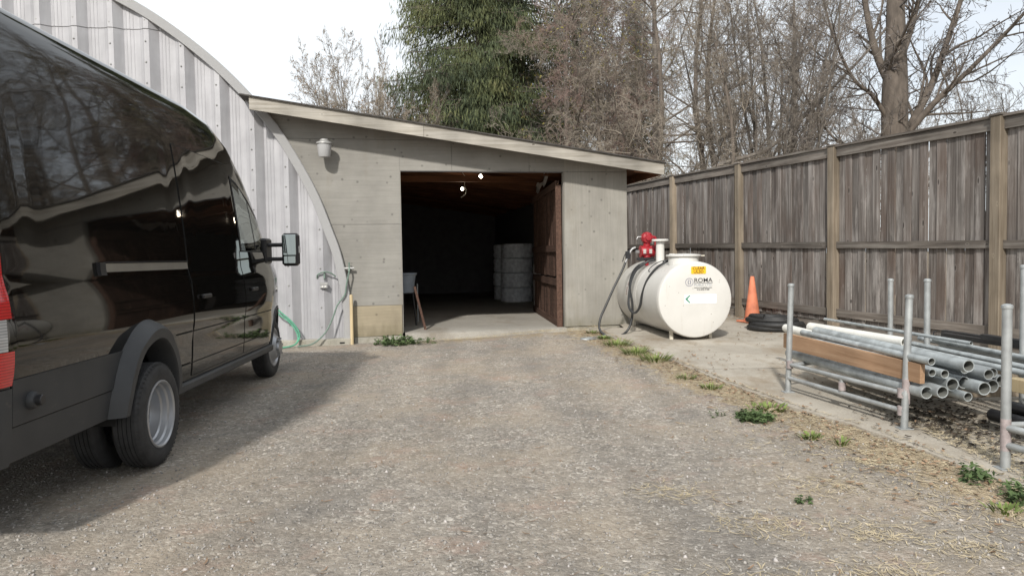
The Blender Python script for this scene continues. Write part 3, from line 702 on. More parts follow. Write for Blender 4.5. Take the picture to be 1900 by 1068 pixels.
MB().tube([(-.08, -.06, 0), (.08, -.06, 0)], .02, 8).build('valve', MT['concrete_paint'], fc, True)
MB().tube([(0, -.06, 0), (0, -.06, .10)], .014, 8).build('handle', MT['green_hose2'], fc, True)
o = MB().lathe([(.028, -.05), (.028, .80), (.022, .82), (0, .825)], 14).build('yellow_post', MT['stake'], None, True, 30); o.location = fw(-.0, -.15, 0)
tag(o, 'slim tan pipe standing upright where the hut meets the shed wall', 'pipe')
o = MB().tube(spline([tuple(fw(-.02, -.14, 1.20)), tuple(fw(-.07, -.14, .98)), tuple(fw(-.10, -.13, .82)), tuple(fw(-.22, -.14, .66)), tuple(fw(-.30, -.16, .45)), tuple(fw(-.42, -.20, .22)), tuple(fw(-.62, -.26, .05)), tuple(fw(-.85, -.32, .02))]), .013, 7).build('garden_hose', MT['green_hose2'], None, True)
tag(o, 'dull green garden hose hanging from the tap and trailing left along the hut wall', 'hose')
for i in (0, 1):
    o = MB().tube(spline([tuple(fw(-1.35-.02*i, -.12, 1.0)), tuple(fw(-1.22+.02*i, -.14, .62+.04*i)), tuple(fw(-.98+.04*i, -.16, .40)), tuple(fw(-.86+.03*i, -.17, .2)), tuple(fw(-.88, -.22, .06)), tuple(fw(-1.02, -.34, .02)), tuple(fw(-1.3, -.4, .02))]), .013, 7).build('garden_hose', MT['green_hose'], None, True)
    tag(o, ['bright green garden hose behind the van front wheel, inner strand', 'bright green garden hose behind the van front wheel, outer strand'][i], 'hose')

# ---------------------------------------------------------------- fence
FD = Vector((-.2870, .9579, 0)); FB = Vector((5.886, 8.9, .06))
fang = math.atan2(FD.y, FD.x)
fence = empty('privacy_fence', FB, fang, 'tall weathered wooden board fence with thick posts along the right side of the yard', 'fence')
# local x runs away from the camera, local y points to the yard side (left)
def fz(s): return .0165*min(max(s, -6), 9)
SP = [-8.0, -5.3, -2.62, 0, 2.81, 5.33, 7.83, 10.35, 12.85, 15.4]
HT = 2.90
bms = []
for q in range(6):
    m = MB(); m.bbox(-.0695, .0695, -.011, .011, 0, 1, .004); bms.append(m.mesh('board', MT['fence']))
nb = 0
for i, s in enumerate(SP):
    MB().bbox(s-.07, s+.07, -.03, .11, fz(s)-.2, fz(s)+HT+.02, .008).build('post', MT['post'], fence)
    MB().bbox(s-.085, s+.085, -.045, .125, fz(s)+HT+.021, fz(s)+HT+.05, .006).build('post_cap', MT['fence_rail'], fence)
    if i == len(SP)-1: break
    s1 = SP[i+1]; a, b = s+.072, s1-.072; tilt = (fz(s1)-fz(s))/(s1-s)
    def rail(z, h, y0, y1, nm):
        m = MB(); v = [(x, y, z+dz+fz(x)) for x in (a, b) for y in (y0, y1) for dz in (0, h)]
        m.add(v, [(0, 1, 3, 2), (4, 6, 7, 5), (0, 4, 5, 1), (2, 3, 7, 6), (0, 2, 6, 4), (1, 5, 7, 3)]); m.build(nm, MT['fence_rail'], fence)
    rail(HT-.14, .14, .016, .055, 'top_rail'); rail(HT+.003, .032, -.03, .085, 'cap_rail')
    rail(1.345, .10, .016, .055, 'middle_rail'); rail(.28, .12, .016, .05, 'bottom_rail'); rail(.03, .16, -.03, -.012, 'kick_board')
    n = int((b-a)/.138); w = (b-a)/n
    if nb >= 292: continue
    for k in range(n):
        for (z0, z1) in ((.20, 1.37), (1.40, HT-.02)):
            o = link('board', bms[rnd.randrange(6)], None, fence); x = a+w*(k+.5)
            o.location = (x, rnd.uniform(-.006, .006)+(.008 if k % 2 else -.004), fz(x)+z0+rnd.uniform(-.012, .012)); o.scale = (w/.139*.985, 1, z1-z0)
            o.rotation_euler = (0, rnd.uniform(-.003, .003), rnd.uniform(-.02, .02)); nb += 1

# ---------------------------------------------------------------- fuel tank
TR, TC, TL = .560, .650, 2.38
tx, ty = 2.68, 10.80
tank = empty('fuel_tank', (tx, ty, .078), R(6.5), 'white horizontal cylindrical fuel tank on small skids standing on the concrete pad', 'fuel tank')
m = MB(); m.lathe([(0, -.004), (TR*.5, -.003), (TR-.035, .0), (TR-.012, .008), (TR, .03), (TR, .06), (TR+.002, .062), (TR+.002, .07), (TR, .072), (TR, 1.18), (TR+.003, 1.184), (TR+.003, 1.194), (TR, 1.198), (TR, TL-.03), (TR-.012, TL-.006), (TR-.04, TL), (0, TL)], 72, 'y', (0, 0, TC))
m.build('shell', MT['tank'], tank, True, 30)
for y0 in (.18, TL-.22):
    for s in (-1, 1):
        z = TC-math.sqrt(TR**2-.30**2)
        mm = MB(); mm.bbox(s*.30-.022, s*.30+.022, y0, y0+.012, .0, z+.05, .002).bbox(s*.30-.022, s*.30-.012, y0+.0125, y0+.06, 0.002, z+.04, .002)
        mm.build('leg', MT['tank_dirty'], tank)
        MB().bbox(s*.30-(.02 if s < 0 else .24), s*.30+(.24 if s < 0 else .02), y0-.03, y0+.07, -.018, -.001, .002).build('skid_foot', MT['tank_dirty'], tank)
def topz(x): return TC+math.sqrt(TR*TR-x*x)
m = MB(); m.lathe([(.225, 1.02), (.225, 1.215), (.222, 1.225), (.255, 1.228), (.262, 1.235), (.262, 1.25), (.252, 1.256), (.2, 1.262), (.1, 1.272), (0, 1.275)], 40, 'z', (-.03, .42, .055)); m.build('manhole', MT['tank'], tank, True, 30)
MB().bbox(.22, .30, .40,   .43, 1.283, 1.30, .003).build('hinge', MT['tank_dirty'], tank)
m = MB(); m.lathe([(.068, 1.1), (.068, 1.53), (.13, 1.532), (.135, 1.54), (.135, 1.56), (.128, 1.566), (0, 1.57)], 28, 'z', (-.12, 1.26, 0)); m.build('vent_pipe', MT['tank'], tank, True, 30)
m = MB(); m.bbox(-.14, -.05, .74, .755, 1.17, 1.33, .003); m.build('lifting_lug', MT['tank'], tank)
MB().lathe([(0, .735), (.022, .736), (.022, .745)], 12, 'y', (-.095, 0, 1.28)).build('lug_hole', MT['gap'], tank)
MB().bbox(-.23, -.17, .30, .34, 1.07, 1.20, .004).build('hose_cleat', MT['tank'], tank)
# pump
pump = empty('pump', (-.27, 1.50, 1.14), 0, parent=tank); pump.scale = (.84, .84, .86)
MB().lathe([(.035, 0), (.035, .10), (.05, .11), (.05, .13), (.08, .14), (.085, .17), (.07, .2)], 20).build('riser', MT['red'], pump, True, 30)
mm = MB(); mm.lathe([(.0, -.14), (.085, -.135), (.105, -.12), (.11, -.1), (.11, .1), (.105, .12), (.085, .135), (0, .14)], 24, 'x', (0, 0, .27)); mm.build('body', MT['red'], pump, True, 30)
for x in (-.135, .125): MB().lathe([(.118, x), (.118, x+.012)], 24, 'x', (0, 0, .27)).build('flange', MT['red'], pump)
for x in (-.075, .045): MB().bbox(x-.028, x+.028, -.118, -.108, .23, .315, .002).build('label_plate', MT['cloth'], pump)
MB().lathe([(.07, .36), (.07, .42), (.06, .43), (.06, .45)], 20).build('neck', MT['red'], pump, True, 30)
mm = MB(); mm.lathe([(0, -.10), (.06, -.10), (.10, -.085), (.115, -.05), (.115, .05), (.10, .08), (.05, .1), (0, .1)], 12, 'y', (0, 0, .53)); mm.build('meter_housing', MT['red'], pump, True, 30)
MB().lathe([(0, -.135), (.055, -.132), (.06, -.10)], 8, 'y', (0, 0, .53)).build('bolt_cap', MT['red'], pump)
for a in range(6): MB().lathe([(0, -.112), (.014, -.11), (.014, -.09)], 6, 'y', (.088*math.cos(a*1.047), 0, .53+.088*math.sin(a*1.047))).build('flange_bolt', MT['red'], pump)
MB().tube(spline([(.08, 0, .55), (.17, .02, .53), (.19, .02, .44), (.18, .02, .30), (.13, .02, .27)]), .03, 10).build('bypass_pipe', MT['red'], pump, True)
MB().tube([(-.09, 0, .55), (-.18, -.0, .55), (-.20, 0, .50)], .016, 8).build('lever', MT['steel'], pump, True)
MB().bbox(-.23, -.15, -.02, .02, .24, .30, .004).build('nozzle_boot', MT['steel'], pump)
MB().bbox(-.22, .12, -.10, -.02, .10, .155, .004).build('lower_bracket', MT['black_pl'], pump)
# nozzle and hoses (tank local coordinates, children of the tank thing's own empties)
hz = lambda pts, r, n, p, mat='hose_grey': MB().tube(spline(pts, 8), r, 8).build(n, MT[mat], p, True)
noz = empty('nozzle', (-.60, 1.44, 1.28), 0, parent=tank)
MB().tube(spline([(.12, 0, .16), (.06, 0, .13), (.0, 0, .03), (-.05, 0, -.08)]), .020, 8).build('spout', MT['steel'], noz, True)
MB().bbox(-.05, .03, -.02, .02, -.03, .10, .01).build('grip', MT['black_pl'], noz)
MB().tube(spline([(.05, 0, .14), (-.05, 0, .06), (-.10, 0, -.07)]), .008, 6).build('trigger_guard', MT['black_pl'], noz, True)
hz([(-.65, 1.44, 1.20), (-.72, 1.42, 1.05), (-.86, 1.38, .80), (-1.0, 1.30, .55), (-1.14, 1.2, .30), (-1.17, 1.1, .13), (-1.05, 1.0, .03), (-.90, .95, .04), (-.75, 1.0, .12), (-.67, 1.02, .30), (-.66, 1.02, .55), (-.68, 1.06, .72), (-.66, 1.16, .85), (-.60, 1.26, .98), (-.52, 1.36, 1.08), (-.42, 1.42, 1.15), (-.34, 1.40, 1.185)], .019, 'delivery_hose', tank)
hz([(-.12, .62, 1.265), (-.24, .62, 1.20), (-.38, .68, 1.10), (-.50, .74, .92), (-.57, .78, .70), (-.60, .80, .52), (-.655, .84, .42), (-.72, .88, .44), (-.74, .95, .55), (-.70, 1.04, .74), (-.64, 1.14, .90), (-.54, 1.26, 1.04), (-.44, 1.34, 1.12), (-.30, 1.36, 1.205), (-.2, 1.3, 1.235)], .019, 'delivery_hose', tank)
hz([(-.10, .9, 1.235), (-.25, .92, 1.20), (-.36, .95, 1.13), (-.41, .95, 1.065), (-.36, .92, 1.05), (-.27, .9, 1.11), (-.18, .92, 1.20), (-.10, 1.1, 1.235)], .008, 'drain_cable', tank)
hz([(-.90, .95, .03), (-1.2, .75, .03), (-1.45, .62, .035), (-1.56, .66, .04), (-1.50, .76, .04), (-1.36, .80, .04), (-1.15, .98, .04), (-1.02, 1.1, .04)], .022, 'ground_coil', tank, 'galv_dull')
# decals
def rrect(cx, cz, w, h, y, r, mat, name, th=.0015):
    pts = []
    for (sx, sz, a0) in ((1, 1, 0), (-1, 1, 90), (-1, -1, 180), (1, -1, 270)):
        for k in range(5):
            a = R(a0+k*22.5); pts.append((cx+sx*(w/2-r)+r*math.cos(a), cz+sz*(h/2-r)+r*math.sin(a)))
    m = MB(); m.prism(pts, y, y-th); return m.build(name, MT[mat], tank)
cz = TC
rrect(.048, cz+.432, .225, .108, -.005, .012, 'yellow', 'fuel_sticker')
text_mesh('CLEAR', .058, MT['ink_red'], 'lettering', tank, .048, -.0075, cz+.458, .185, .0012)
text_mesh('ULSD', .058, MT['ink_red'], 'lettering', tank, .048, -.0075, cz+.407, .150, .0012)
text_mesh('ROMA', .088, MT['ink'], 'lettering', tank, .118, -.0055, cz+.282, .275, .0006)
MB().box(-.022, .258, -.0070, -.0050, cz+.240, cz+.2445).build('rule_line', MT['ink'], tank)
text_mesh('FUELS LTD.', .050, MT['ink_grey'], 'lettering', tank, .118, -.0055, cz+.215, .27)
text_mesh('www.romafuels.com', .030, MT['ink'], 'lettering', tank, .115, -.0055, cz+.175, .27, .0004)
text_mesh('416-606-9188', .030, MT['ink'], 'lettering', tank, .115, -.0055, cz+.147, .19, .0004)
m = MB(); m.lathe([(.060, -.0055), (.060, -.0068), (.054, -.0068), (.054, -.0055)], 32, 'y', (-.092, 0, cz+.258), closed=True); m.build('emblem_ring', MT['ink_blue'], tank)
m = MB()
for s in (-1, 1): m.tube([(-.092+s*.008+s*.012*math.sin(t*3.14), -.006, cz+.228+t*.062) for t in (0, .25, .5, .75, 1)], .0045, 5)
m.build('emblem_flame', MT['ink_blue'], tank)
rrect(.075, cz+.012, .485, .135, -.005, .004, 'sticker', 'info_sticker')
m = MB()
for a in range(-5, 6):
    t = a/5; x = -.155+.055*abs(t)**1.1; z = cz+.012+t*.050; m.box(x, x+.032-.010*abs(t), -.0082, -.0066, z-.005, z+.006)
m.build('sticker_emblem', MT['ink_green'], tank)
m = MB(); m.box(-.06, .27, -.008, -.0066, cz+.006, cz+.010).box(.12, .27, -.008, -.0066, cz+.052, cz+.055).box(.14, .28, -.008, -.0066, cz+.035, cz+.038).box(-.06, .10, -.008, -.0066, cz-.018, cz-.015)
m.build('sticker_print', MT['ink_grey'], tank)
# red lettering band over the far shoulder of the shell
def band_text(body, size, phi0, y0):
    o = text_mesh(body, size, MT['red'], 'shell_lettering', tank, 0, 0, 0)
    me = o.data; n = len(me.vertices); co = np.zeros(n*3); me.vertices.foreach_get('co', co); co = co.reshape(-1, 3)
    s = co[:, 0]; h = co[:, 2]; ph = phi0-s/TR
    out = np.column_stack([(TR+.003)*np.cos(ph), y0-h, TC+(TR+.003)*np.sin(ph)]); me.vertices.foreach_set('co', out.ravel()); me.update()
band_text('NO SMOKING', .085, R(152), 1.72)

# ---------------------------------------------------------------- cone and coiled pipe
cone = empty('traffic_cone', (4.26, 13.1, .175), .3, 'faded orange traffic cone standing against the fence behind the coiled black hose', 'traffic cone')
MB().lathe([(.150, .03), (.150, .05), (.135, .06), (.035, .80), (.028, .81), (.0, .81)], 28).build('cone_body', MT['cone'], cone, True, 30)
MB().bbox(-.20, .20, -.20, .20, 0, .03, .008).build('cone_base', MT['cone'], cone)
def coil(loc, r0, rt, turns, lab, rz=0, tiltx=0, wob=.02):
    pts = []
    for i in range(int(turns*28)+1):
        a = i/28*2*math.pi; rr = r0+wob*math.sin(a*.37+1)+.015*math.sin(a*2.3); pts.append((rr*math.cos(a), rr*.92*math.sin(a), rt+i/28*rt*.6))
    m = MB(); k = 10; n0 = len(pts); m.tube(pts, [rt*(1+.05*(i % 2)) for i in range(n0)], k)
    o = m.build('pipe_coil', MT['rubber'], None, True, 50); o.location = loc; o.rotation_euler = (tiltx, 0, rz); return tag(o, lab, 'pipe coil')
z0 = .165
coil((4.28, 11.95, z0-.03), .40, .045, 2.9, 'lowest thick coil of black corrugated pipe on the concrete beside the cone', 0, 0)
coil((4.22, 12.0, z0+.085), .35, .045, 2.3, 'upper thick coil of black corrugated pipe lying on the lower coil beside the cone', 2.2, R(3))

# ---------------------------------------------------------------- pipe racks
def post(par, p, ztop_, r=.027, tilt=(0, 0)):
    z0 = gz(p[0], p[1])+.022; l = ztop_-z0; tp_ = (p[0]+tilt[0], p[1]+tilt[1], ztop_)
    o = MB().tube([(p[0], p[1], z0), tp_], r, 14).build('post', MT['rack'], par, True, 40)
    MB().lathe([(r+.004, -.012), (r+.006, .0), (r+.004, .010), (r*.6, .018), (0, .02)], 14, 'z', tp_).build('post_cap', MT['rack'], par, True, 40)
    MB().bbox(p[0]-.05, p[0]+.05, p[1]-.05, p[1]+.05, z0-.001, z0+.008, .002).build('foot_plate', MT['rack'], par)
def rail_(par, a, b, r=.020, mat='rack'): return MB().tube([a, b], r, 12).build('rail', MT[mat], par, True, 40)
rk = empty('pipe_rack', (0, 0, 0), 0, 'low galvanised pipe rack of four capped posts holding the stacked grey pipes and timber', 'pipe rack')
A1, A2, B1, B2 = (2.622, 7.02), (2.98, 5.60), (4.10, 8.0), (3.88, 6.9)
post(rk, A1, 1.085, tilt=(.03, 0)); post(rk, A2, 1.045, tilt=(.06, .05)); post(rk, B1, 1.08); post(rk, B2, 1.115, tilt=(0, 0))
def on(a, b, t, z): return (a[0]+(b[0]-a[0])*t, a[1]+(b[1]-a[1])*t, z)
rail_(rk, on(A1, A2, .0, .335), on(A1, A2, 1, .31)); rail_(rk, on(A1, A2, .0, .205), on(A1, A2, 1, .175))
rail_(rk, on(A1, A2, .52, .195), on(A1, A2, .52, .32)); rail_(rk, on(B1, B2, 0, .33), on(B1, B2, 1, .33)); rail_(rk, on(B1, B2, 0, .2), on(B1, B2, 1, .2))
rail_(rk, (A2[0]+.01, A2[1]+.01, .315), (B2[0], B2[1]-.02, .315)); rail_(rk, (A1[0], A1[1], .315), (B1[0], B1[1], .315))
for t, z in ((.02, .335), (.98, .31), (.98, .175), (.52, .25)):
    p = on(A1, A2, t, z); MB().lathe([(.029, -.035), (.029, .035)], 12, 'z', p).build('weld_band', MT['rack_rust'], rk, True)
MB().lathe([(.0285, .23), (.0287, .42)], 14, 'z', (A2[0]+.02, A2[1]+.015, 0)).build('primer_patch', MT['rack_rust'], rk, True)
rk2 = empty('pipe_rack', (0, 0, 0), 0, 'nearest galvanised pipe rack, cut off by the right edge of the picture', 'pipe rack')
C1, C2, D1, D2 = (3.075, 4.584), (3.43, 3.15), (4.16, 6.0), (4.5, 4.6)
post(rk2, C1, 1.04, .0285); post(rk2, C2, 1.04, .0285); post(rk2, D1, 1.25); post(rk2, D2, 1.2)
for z in (.285, .175): rail_(rk2, (C1[0], C1[1], z), (C2[0], C2[1], z), .022); rail_(rk2, (D1[0], D1[1], z), (D2[0], D2[1], z), .022)
rail_(rk2, (C1[0], C1[1], .30), (D2[0], D2[1], .30)); rail_(rk2, (C2[0], C2[1], .30), (D2[0], D2[1], .28))
MB().lathe([(.030, .14), (.030, .34)], 14, 'z', (C1[0], C1[1], 0)).build('primer_patch', MT['rack_rust'], rk2, True)
PG = 'galvanised pipes stacked in the low rack'
def pipe(a, b, r, lab, mat='galv', group=PG, wall=.16, cat='pipe', name='steel_pipe', k=24):
    a = Vector(a); b = Vector(b); d = (b-a); L = d.length
    o = empty(name, a, 0, lab, cat, group); o.rotation_euler = d.to_track_quat('Z', 'Y').to_euler()
    ri = r*(1-wall)
    MB().lathe([(ri, 0.001), (r-.001, 0), (r, .001), (r, L-.001), (r-.001, L), (ri, L-.001)], k, 'z', cap=False).build('wall', MT[mat], o, True, 40)
    m = MB(); v = []
    for h in (.002, L-.002):
        for j in range(k): w = 2*math.pi*j/k; v.append((ri*.999*math.cos(w), ri*.999*math.sin(w), h))
    m.add(v, [(j, (j+1) % k, k+(j+1) % k, k+j) for j in range(k)])
    m.build('bore', MT['galv_in' if mat.startswith('galv') else mat], o, True, fixn=False); return o
S = 'grey galvanised pipe '
P3 = [('A', (3.05, 5.36, .588), .028, .18, 1.94, .017, 'lying highest beside the timber beam', 'galv'),
 ('B', (3.345, 5.40, .545), .045, .175, 2.3, .03, 'with wide open end, topmost right of the slim one', 'galv'),
 ('C', (3.072, 5.46, .342), .048, .255, 2.04, .035, 'at the bottom directly under the timber beam', 'galv'),
 ('D', (3.155, 5.40, .355), .045, .17, 2.1, .03, 'second from left in the bottom row', 'galv'),
 ('e', (3.118, 5.47, .487), .029, .12, 1.9, .02, 'small-bore, behind the beam end, left of its twin', 'galv'),
 ('f', (3.20, 5.45, .480), .032, .14, 1.95, .02, 'small-bore, right of its twin behind the beam end', 'galv'),
 ('g', (3.275, 5.48, .395), .050, .18, 2.1, .025, 'with wide open end, middle of the second row', 'galv'),
 ('h', (3.318, 5.36, .325), .034, .17, 2.0, .02, 'smallest in the bottom row between wide ends', 'galv'),
 ('i', (3.41, 5.56, .395), .048, .16, 2.0, .02, 'partly hidden right of the middle wide end', 'galv_dull'),
 ('j', (3.475, 5.42, .372), .050, .17, 2.2, .015, 'with wide open end, far right of the bottom row', 'galv'),
 ('k', (3.545, 5.48, .466), .040, .17, 2.1, .02, 'highest at the right side of the stack', 'galv_dull'),
 ('l', (3.64, 5.58, .462), .038, .15, 2.1, .02, 'nested just right of the highest right-hand one', 'galv_dull'),
 ('m', (3.60, 5.52, .372), .050, .15, 2.1, .02, 'dull, low at the far right of the stack', 'galv_dull'),
 ('n', (3.44, 5.60, .49), .036, .16, 2.1, .02, 'small, resting between the two upper wide ends', 'galv_dull'),
 ('o', (3.72, 5.6, .395), .045, .10, 2.1, .02, 'half hidden behind the near rack post', 'galv_dull')]
for _, p0, r_, dx_, L_, dz_, lab_, mt_ in P3:
    pipe(p0, (p0[0]-dx_, p0[1]+L_, p0[2]+dz_), r_, 'grey galvanised pipe '+lab_, mt_)
bm_ = MB().bbox(-.020, .020, 0, 1.95, 0, .148, .003).build('timber_beam', MT['beam']); bm_.location = (3.045, 5.47, .405)
bm_.rotation_euler = (R(1.2), 0, math.atan2(.30, 1.85)); tag(bm_, 'orange-brown timber beam on edge along the left side of the pipe rack', 'timber beam')
WG = 'white plastic pipes behind the grey pipes'
pipe((3.52, 6.60, .575), (3.27, 8.10, .58), .047, 'long white plastic pipe lying across the top behind the grey pipes', 'pvc', WG, name='plastic_pipe')
pipe((3.32, 6.6, .49), (3.15, 8.5, .53), .045, 'white plastic pipe ending furthest left behind the first rack post', 'pvc', WG, name='plastic_pipe')
pipe((3.86, 6.2, .61), (3.62, 8.55, .62), .016, 'thin pale conduit lying highest and nearest the fence', 'galv', None, name='conduit')
NG = 'long conduits lying behind the pipe rack'
for i, (x, z, y0, y1, r) in enumerate(((3.80, .475, 3.3, 7.0, .024), (3.87, .50, 3.4, 7.15, .02), (3.94, .48, 3.2, 7.1, .026), (4.03, .52, 3.3, 7.2, .02), (4.11, .485, 3.2, 7.0, .028), (3.96, .545, 3.2, 6.9, .018))):
    pipe((x+.05, y0, z), (x-.12+.02*i, y1, z+.02), r, ['leftmost long shiny conduit behind the rack, beside the grey pipes', 'second long shiny conduit from the left behind the rack', 'thicker shiny conduit in the middle of the bundle behind the rack',
        'thin shiny conduit just left of the bundle edge nearest the fence', 'thickest shiny conduit, lying closest to the black channels', 'thinnest shiny conduit, resting on top of the others'][i], 'galv', NG, name='conduit', k=14)
for i, (x, z, y1) in enumerate(((4.30, .555, 7.35), (4.42, .56, 7.55), (4.22, .62, 6.6))):
    o = MB().bbox(-.032, .032, -4.0, 0, -.022, .022, .003).build('metal_channel', MT['black_pl']); o.location = (x, y1, z); o.rotation_euler = (R(-.4), 0, R(3.5-2*i))
    tag(o, ['black metal channel lying left of the other behind the conduits', 'black metal channel lying closest to the fence behind the conduits', 'short black metal channel resting on top of the conduits'][i], 'channel')
o = MB().tube(spline([(-.02, 0, .03), (-.05, 0, .02), (-.055, 0, -.03), (-.06, 0, -.075)]), .006, 6).build('wire_hook', MT['black_pl']); o.location = (4.27, 7.38, .56)
tag(o, 'small black wire hook sticking out from the end of the black channels', 'hook')
m = MB().bbox(3.65, 4.55, 6.45, 6.53, .10, .44, .004)
o = m.build('timber_bearer', MT['post']); tag(o, 'rough timber block bearing the conduits and black channels behind the rack', 'timber')
m = MB().bbox(3.7, 4.5, 4.0, 4.08, .02, .44, .004)
o = m.build('timber_bearer', MT['post']); tag(o, 'timber block under the conduits beside the nearest rack', 'timber')
BG = 'black pipes on the ground by the right edge'
for (x, y, z, r, lab) in ((3.66, 5.62, .135, .045, 'left'), (3.72, 5.52, .048+.02, .046, 'lowest'), (3.80, 5.60, .145, .043, 'middle'), (3.86, 5.55, .055+.02, .043, 'right'), (3.74, 5.58, .215, .04, 'top')):
    pipe((x, y, z), (x+.55, y-3.4, z), r, 'black plastic pipe on the ground at the right edge, '+lab+' in its pile', 'black_pl', BG, name='plastic_pipe')
o = MB().bbox(-.045, .045, -2.4, 0, 0, .09, .003).build('timber_offcut', MT['stake']); o.location = (3.46, 5.1, .42); o.rotation_euler = (0, 0, R(9)); tag(o, 'pale yellow timber end resting on the nearest rack at the right edge', 'timber')

# ---------------------------------------------------------------- van
VA = R(3.55); VX = Vector((math.cos(VA), math.sin(VA), 0)); VY = Vector((-math.sin(VA), math.cos(VA), 0))
VO = VY*3.46-VX*3.23
van = empty('cargo_van', VO, VA, 'glossy black high-roof cargo van with dual rear wheels parked at the left', 'van')
WZ = [.38, .43, .50, .60, .72, .845, .87, 1.00, 1.12, 1.22, 1.28, 1.31, 1.36, 1.40, 1.50, 1.70, 1.95, 2.20, 2.42, 2.54, 2.62, 2.68, 2.72, 2.745, 2.752]
WZ = [z if z < 1.5 else 1.5+(z-1.5)*(2.84-1.5)/(2.752-1.5) for z in WZ]
WW = [.975, .985, .995, 1.005, 1.012, 1.016, 1.030, 1.036, 1.034, 1.026, 1.012, 1.000, .992, .992, .986, .968, .938, .904, .870, .850, .830, .795, .71, .52, .0]
_zt = np.arange(.3, 2.95, .004); _w = np.interp(_zt, WZ, WW); _g = np.exp(-(np.arange(-20, 21)*.004/.022)**2/2); _g /= _g.sum()
_ws = np.convolve(np.pad(_w, 20, 'edge'), _g, 'valid'); _k = np.clip((_zt-2.60)/.1, 0, 1); WZ, WW = list(_zt), list(_ws*(1-_k)+_w*_k)
TY = [0, .12, .4, 3.2, 3.8, 4.3, 4.7, 5.1, 5.5, 5.85, 6.2, 6.45, 6.58, 6.62]
TZ = [2.70, 2.80, 2.84, 2.84, 2.79, 2.64, 2.40, 2.08, 1.73, 1.45, 1.30, 1.12, .90, .75]
def vtop(y): return interp(y, TY, TZ)
def vscale(y):
    s = 1.0
    if y < .22: s -= .075*((.22-y)/.22)**2
    if y > 5.0: s *= interp(y, [5.0, 5.3, 5.6, 6.0, 6.3, 6.5, 6.62], [1, .975, .935, .835, .74, .64, .52])
    return s
def vw(y, z):
    T = vtop(y)
    if T >= 1.36: zb = z if z <= 1.30 else 1.30+(z-1.30)*((2.84-1.30)/(T-1.30))
    else: zb = .38+(z-.38)*((2.84-.38)/(T-.38))*1.0; zb = min(zb, 2.84)
    w = interp(zb, WZ, WW)*vscale(y)
    # pressed-in upper panels and a soft belt crease
    for (a, b) in ((.42, 2.52), (2.78, 4.0)):
        w -= .0035*sstep(a, a+.16, y)*sstep(b, b-.16, y)*sstep(1.47, 1.56, zb)*sstep(2.36, 2.26, zb)
    w -= .006*sstep(.20, .30, y)*sstep(5.3, 5.0, y)*math.exp(-((zb-1.16)/.05)**2)
    return max(w, 0)
AX = (1.75, 5.60); ARr = (.515, .45); AZ = .37
# half section parameters
ZP = [0, .02, .05, .09, .14, .18, .20, .22, .25, .28, .32, .36, .385, .40, .415, .43, .45, .48, .52, .56, .60, .64, .68, .72, .76, .80, .84, .88, .91, .93, .95, .965, .978, .988, .994, .998, 1.0]
ys = sorted(set([0, .01, .03, .06, .1, .15, .22]+[round(.3+i*.06, 3) for i in range(105)]+[6.56, 6.6, 6.62])); ys = [y for y in ys if y <= 6.62]
m = MB(); v = []; ZB = .43
for y in ys:
    T = vtop(y); row = []
    for p in ZP:
        z = ZB+(T-ZB)*p; row.append((vw(y, z), y, z))
    row[-1] = (0, y, T)
    full = row+[(-a, b, c) for a, b, c in row[-2::-1]]; v += full
k = 2*len(ZP)-1; f = []
for i in range(len(ys)-1):
    for j in range(k-1):
        q = (i*k+j, i*k+j+1, (i+1)*k+j+1, (i+1)*k+j)
        cy = sum(v[t][1] for t in q)/4; czz = sum(v[t][2] for t in q)/4; cx = abs(sum(v[t][0] for t in q)/4)
        if cx > .5 and any(((cy-a)/(.79 if a < 3 else 1))**2+(czz-AZ)**2 < (rr+.03)**2 for a, rr in zip(AX, ARr)): continue
        yy, zz_ = cy, czz
        # side window openings
        if czz > 1.50 and cx > .55 and 4.13 < cy < 5.16 and czz < 1.40+(vtop(cy)-1.40)*.60: continue
        if cx < .80 and 4.75 < cy < 5.72 and czz > 1.55: continue      # windscreen
        f.append(q)
for i0 in (0, len(ys)-1):
    for j in range(len(ZP)-1):
        a, b = i0*k+j, i0*k+j+1; c, d = i0*k+k-1-j, i0*k+k-2-j
        f.append((a, c, d, b) if b != d else (a, c, b))
m.add(v, f); m.build('body', MT['paint'], van, True, 50, fixn=True)
def patch(y0, y1, z0, z1, off, mat, name, par=van, ny=None, nz=None, fy=None, fzz=None, skirt=.0, side=1, th=None, keep=None):
    """panel following the body side; fy(t,s) may bend the outline: returns y,z for unit coords"""
    ny = ny or max(2, int((y1-y0)/.06)); nz = nz or max(2, int((z1-z0)/.05)); v = []; m = MB()
    for j in range(nz+1):
        for i in range(ny+1):
            a, b = i/ny, j/nz
            y, z = fy(a, b) if fy else (y0+(y1-y0)*a, z0+(z1-z0)*b)
            v.append((side*(vw(y, z)+off), y, z))
    n = ny+1; f = [(j*n+i, j*n+i+1, (j+1)*n+i+1, (j+1)*n+i) for j in range(nz) for i in range(ny) if keep is None or keep(v[j*n+i])]
    if skirt:
        rim = [i for i in range(n)]+[(j+1)*n-1 for j in range(1, nz+1)]+[nz*n+i for i in range(n-2, -1, -1)]+[j*n for j in range(nz-1, 0, -1)]
        b = len(v)
        for r_ in rim: v.append((v[r_][0]-side*skirt, v[r_][1], v[r_][2]))
        f += [(rim[i], rim[(i+1) % len(rim)], b+(i+1) % len(rim), b+i) for i in range(len(rim))]
    m.add(v, f); return m.build(name, MT[mat], par, True, 40, fixn=True)
